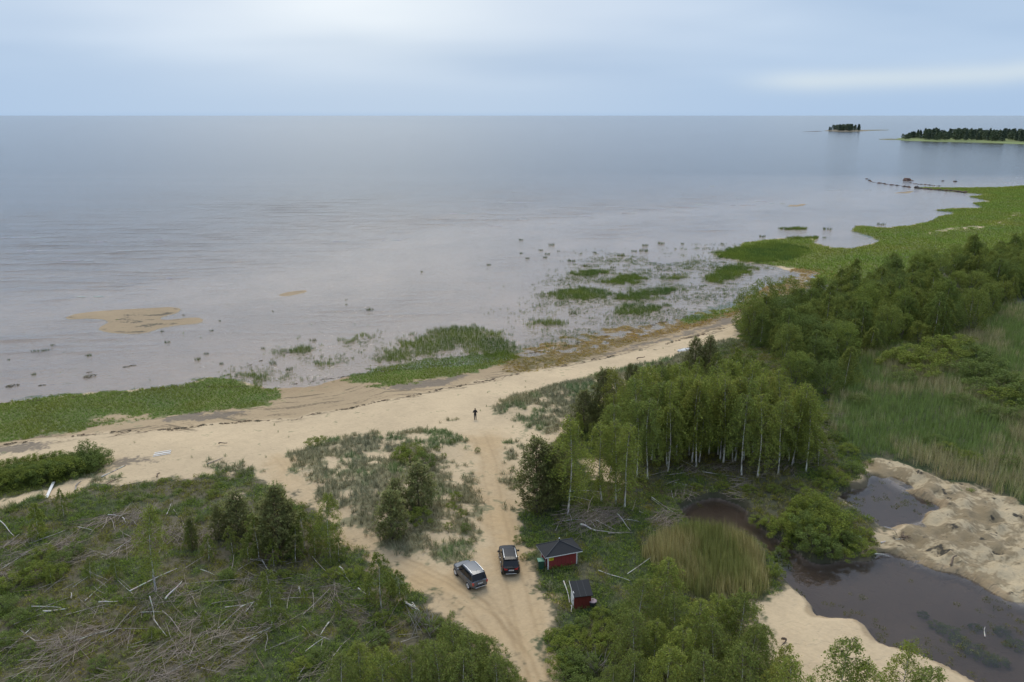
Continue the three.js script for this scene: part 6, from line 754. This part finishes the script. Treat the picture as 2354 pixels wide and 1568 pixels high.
// ---------------------------------------------------------------- far islands
{
  const farTree = (seed, conifer) => { const r = rng(seed), g = new THREE.Group(), t = new Mesher(), c = new Mesher(); t.tube([[0, 0, 0], [0, 6, 0], [0.2, 11, 0]], [0.25, 0.18, 0.06], 4, [0.08, 0.06, 0.05]); for (let k = 0; k < 520; k++) { const y = Math.pow(r(), 0.8), R = (conifer ? 2.6 * Math.pow(1 - y, 0.75) + 0.25 : 3.6 * Math.sqrt(Math.max(0.04, 1 - Math.pow((y - 0.4) / 0.65, 2)))) * Math.sqrt(0.25 + 0.75 * r()) * (0.75 + 0.5 * nz(k, y * 9, 0.31, 1)), a = r() * 6.283; c.leaf(Math.cos(a) * R, 1 + y * 12.5, Math.sin(a) * R, 0.55 + 0.5 * r(), r, tint(conifer ? [0.085, 0.118, 0.075] : [0.11, 0.145, 0.075], r, 0.3), 0.6); } part(g, 'trunk', t.geo(), barkMat); part(g, 'crown', c.geo(), needleMat); return g; };
  const protos = [farTree(1, true), farTree(2, true), farTree(3, false), farTree(4, false)], r = rng(88);
  const island = (pts, h, color, label) => { const P = pts.map(([u, v]) => W(u, v, 0)), cx = P.reduce((s, p) => s + p[0], 0) / P.length, cz = P.reduce((s, p) => s + p[1], 0) / P.length, m = new Mesher(), n = P.length, rings = [[1, -0.5], [0.985, 0.25], [0.93, h * 0.6], [0.7, h], [0.3, h * 1.15]]; rings.forEach(([s, y], j) => P.forEach(([x, z], i) => m.v(mix(cx, x, s) , y + (j > 1 ? (r() - 0.5) * 0.4 : 0), mix(cz, z, s), tint(color, r, 0.25)))); for (let j = 0; j + 1 < rings.length; j++) for (let i = 0; i < n; i++) { const a = j * n + i, b = j * n + (i + 1) % n; m.i.push(a, a + n, b, b, a + n, b + n); } const c = m.v(cx, h * 1.2, cz, color), o = (rings.length - 1) * n; for (let i = 0; i < n; i++) m.i.push(o + i, c, o + (i + 1) % n); const me = new THREE.Mesh(m.geo(), new THREE.MeshStandardMaterial({ vertexColors: true, roughness: 0.95, side: THREE.DoubleSide })); special(me, 'island', 'structure', label, 'island'); return P; };
  island([[1893, 301.2], [1920, 302.4], [1960, 302.8], [1984, 302], [2000, 300.6], [1996, 299.4], [1975, 298], [1930, 297.8], [1900, 299.6]], 1.2, [0.19, 0.16, 0.105], 'small wooded island far out at sea');
  island([[1984, 300.8], [2010, 300.2], [2042, 299.3], [2045, 298.8], [2020, 298.5], [1988, 298.9]], 0.8, [0.17, 0.16, 0.09], 'low grassy spit of the small island'); island([[1845, 302.6], [1870, 301.8], [1893, 301.4], [1880, 302.6]], 0.5, [0.11, 0.09, 0.07], 'thin skerry beside the small island');
  island([[2020, 320], [2050, 319], [2068, 319.5], [2068, 321], [2040, 321.6]], 0.6, [0.17, 0.165, 0.07], 'low grassy point of the large island');
  island([[2055, 321.5], [2080, 323.6], [2130, 325], [2200, 327], [2280, 329], [2354, 331.5], [2480, 335], [2600, 332], [2600, 316], [2354, 314], [2200, 313], [2080, 315.5], [2060, 318.5]], 1.6, [0.155, 0.19, 0.06], 'long wooded island with a grassy shore');
  const woods = (n, poly, h0, h1, label, group, order) => { const P = poly.map(([u, v]) => W(u, v, 1)), bx = [Math.min(...P.map((p) => p[0])), Math.max(...P.map((p) => p[0])), Math.min(...P.map((p) => p[1])), Math.max(...P.map((p) => p[1]))]; let k = 0, guard = 0; while (k < n && guard++ < 20000) { const x = mix(bx[0], bx[1], r()), z = mix(bx[2], bx[3], r()); if (!inside(P, x, z)) continue; const h = mix(h0, h1, r()) * order(pix(x, 1, z)[0]); place(protos[(r() * 4) | 0], 'island_tree', new THREE.Vector3(x, 1.2, z), [h / 13.5 * 1.15, h / 13.5, h / 13.5 * 1.15], r() * 6.28, label, 'tree', group); k++; } };
  woods(46, [[1904, 300.8], [1950, 301.6], [1982, 301], [1978, 299], [1940, 298.6], [1910, 299.4]], 12, 17, 'dark tree of the small wooded island', 'trees of the small island', (u) => u < 1912 ? 0.75 : u > 1975 ? 0.6 : 1);
  woods(230, [[2068, 320.5], [2110, 322], [2200, 324], [2354, 327.5], [2440, 329.5], [2440, 319], [2354, 317], [2200, 315.5], [2090, 317]], 12.5, 18, 'dark tree in the wood of the long island', 'trees of the long island', (u) => mix(0.45, 1, smooth(2064, 2130, u)));
}

renderer.render(scene, camera);
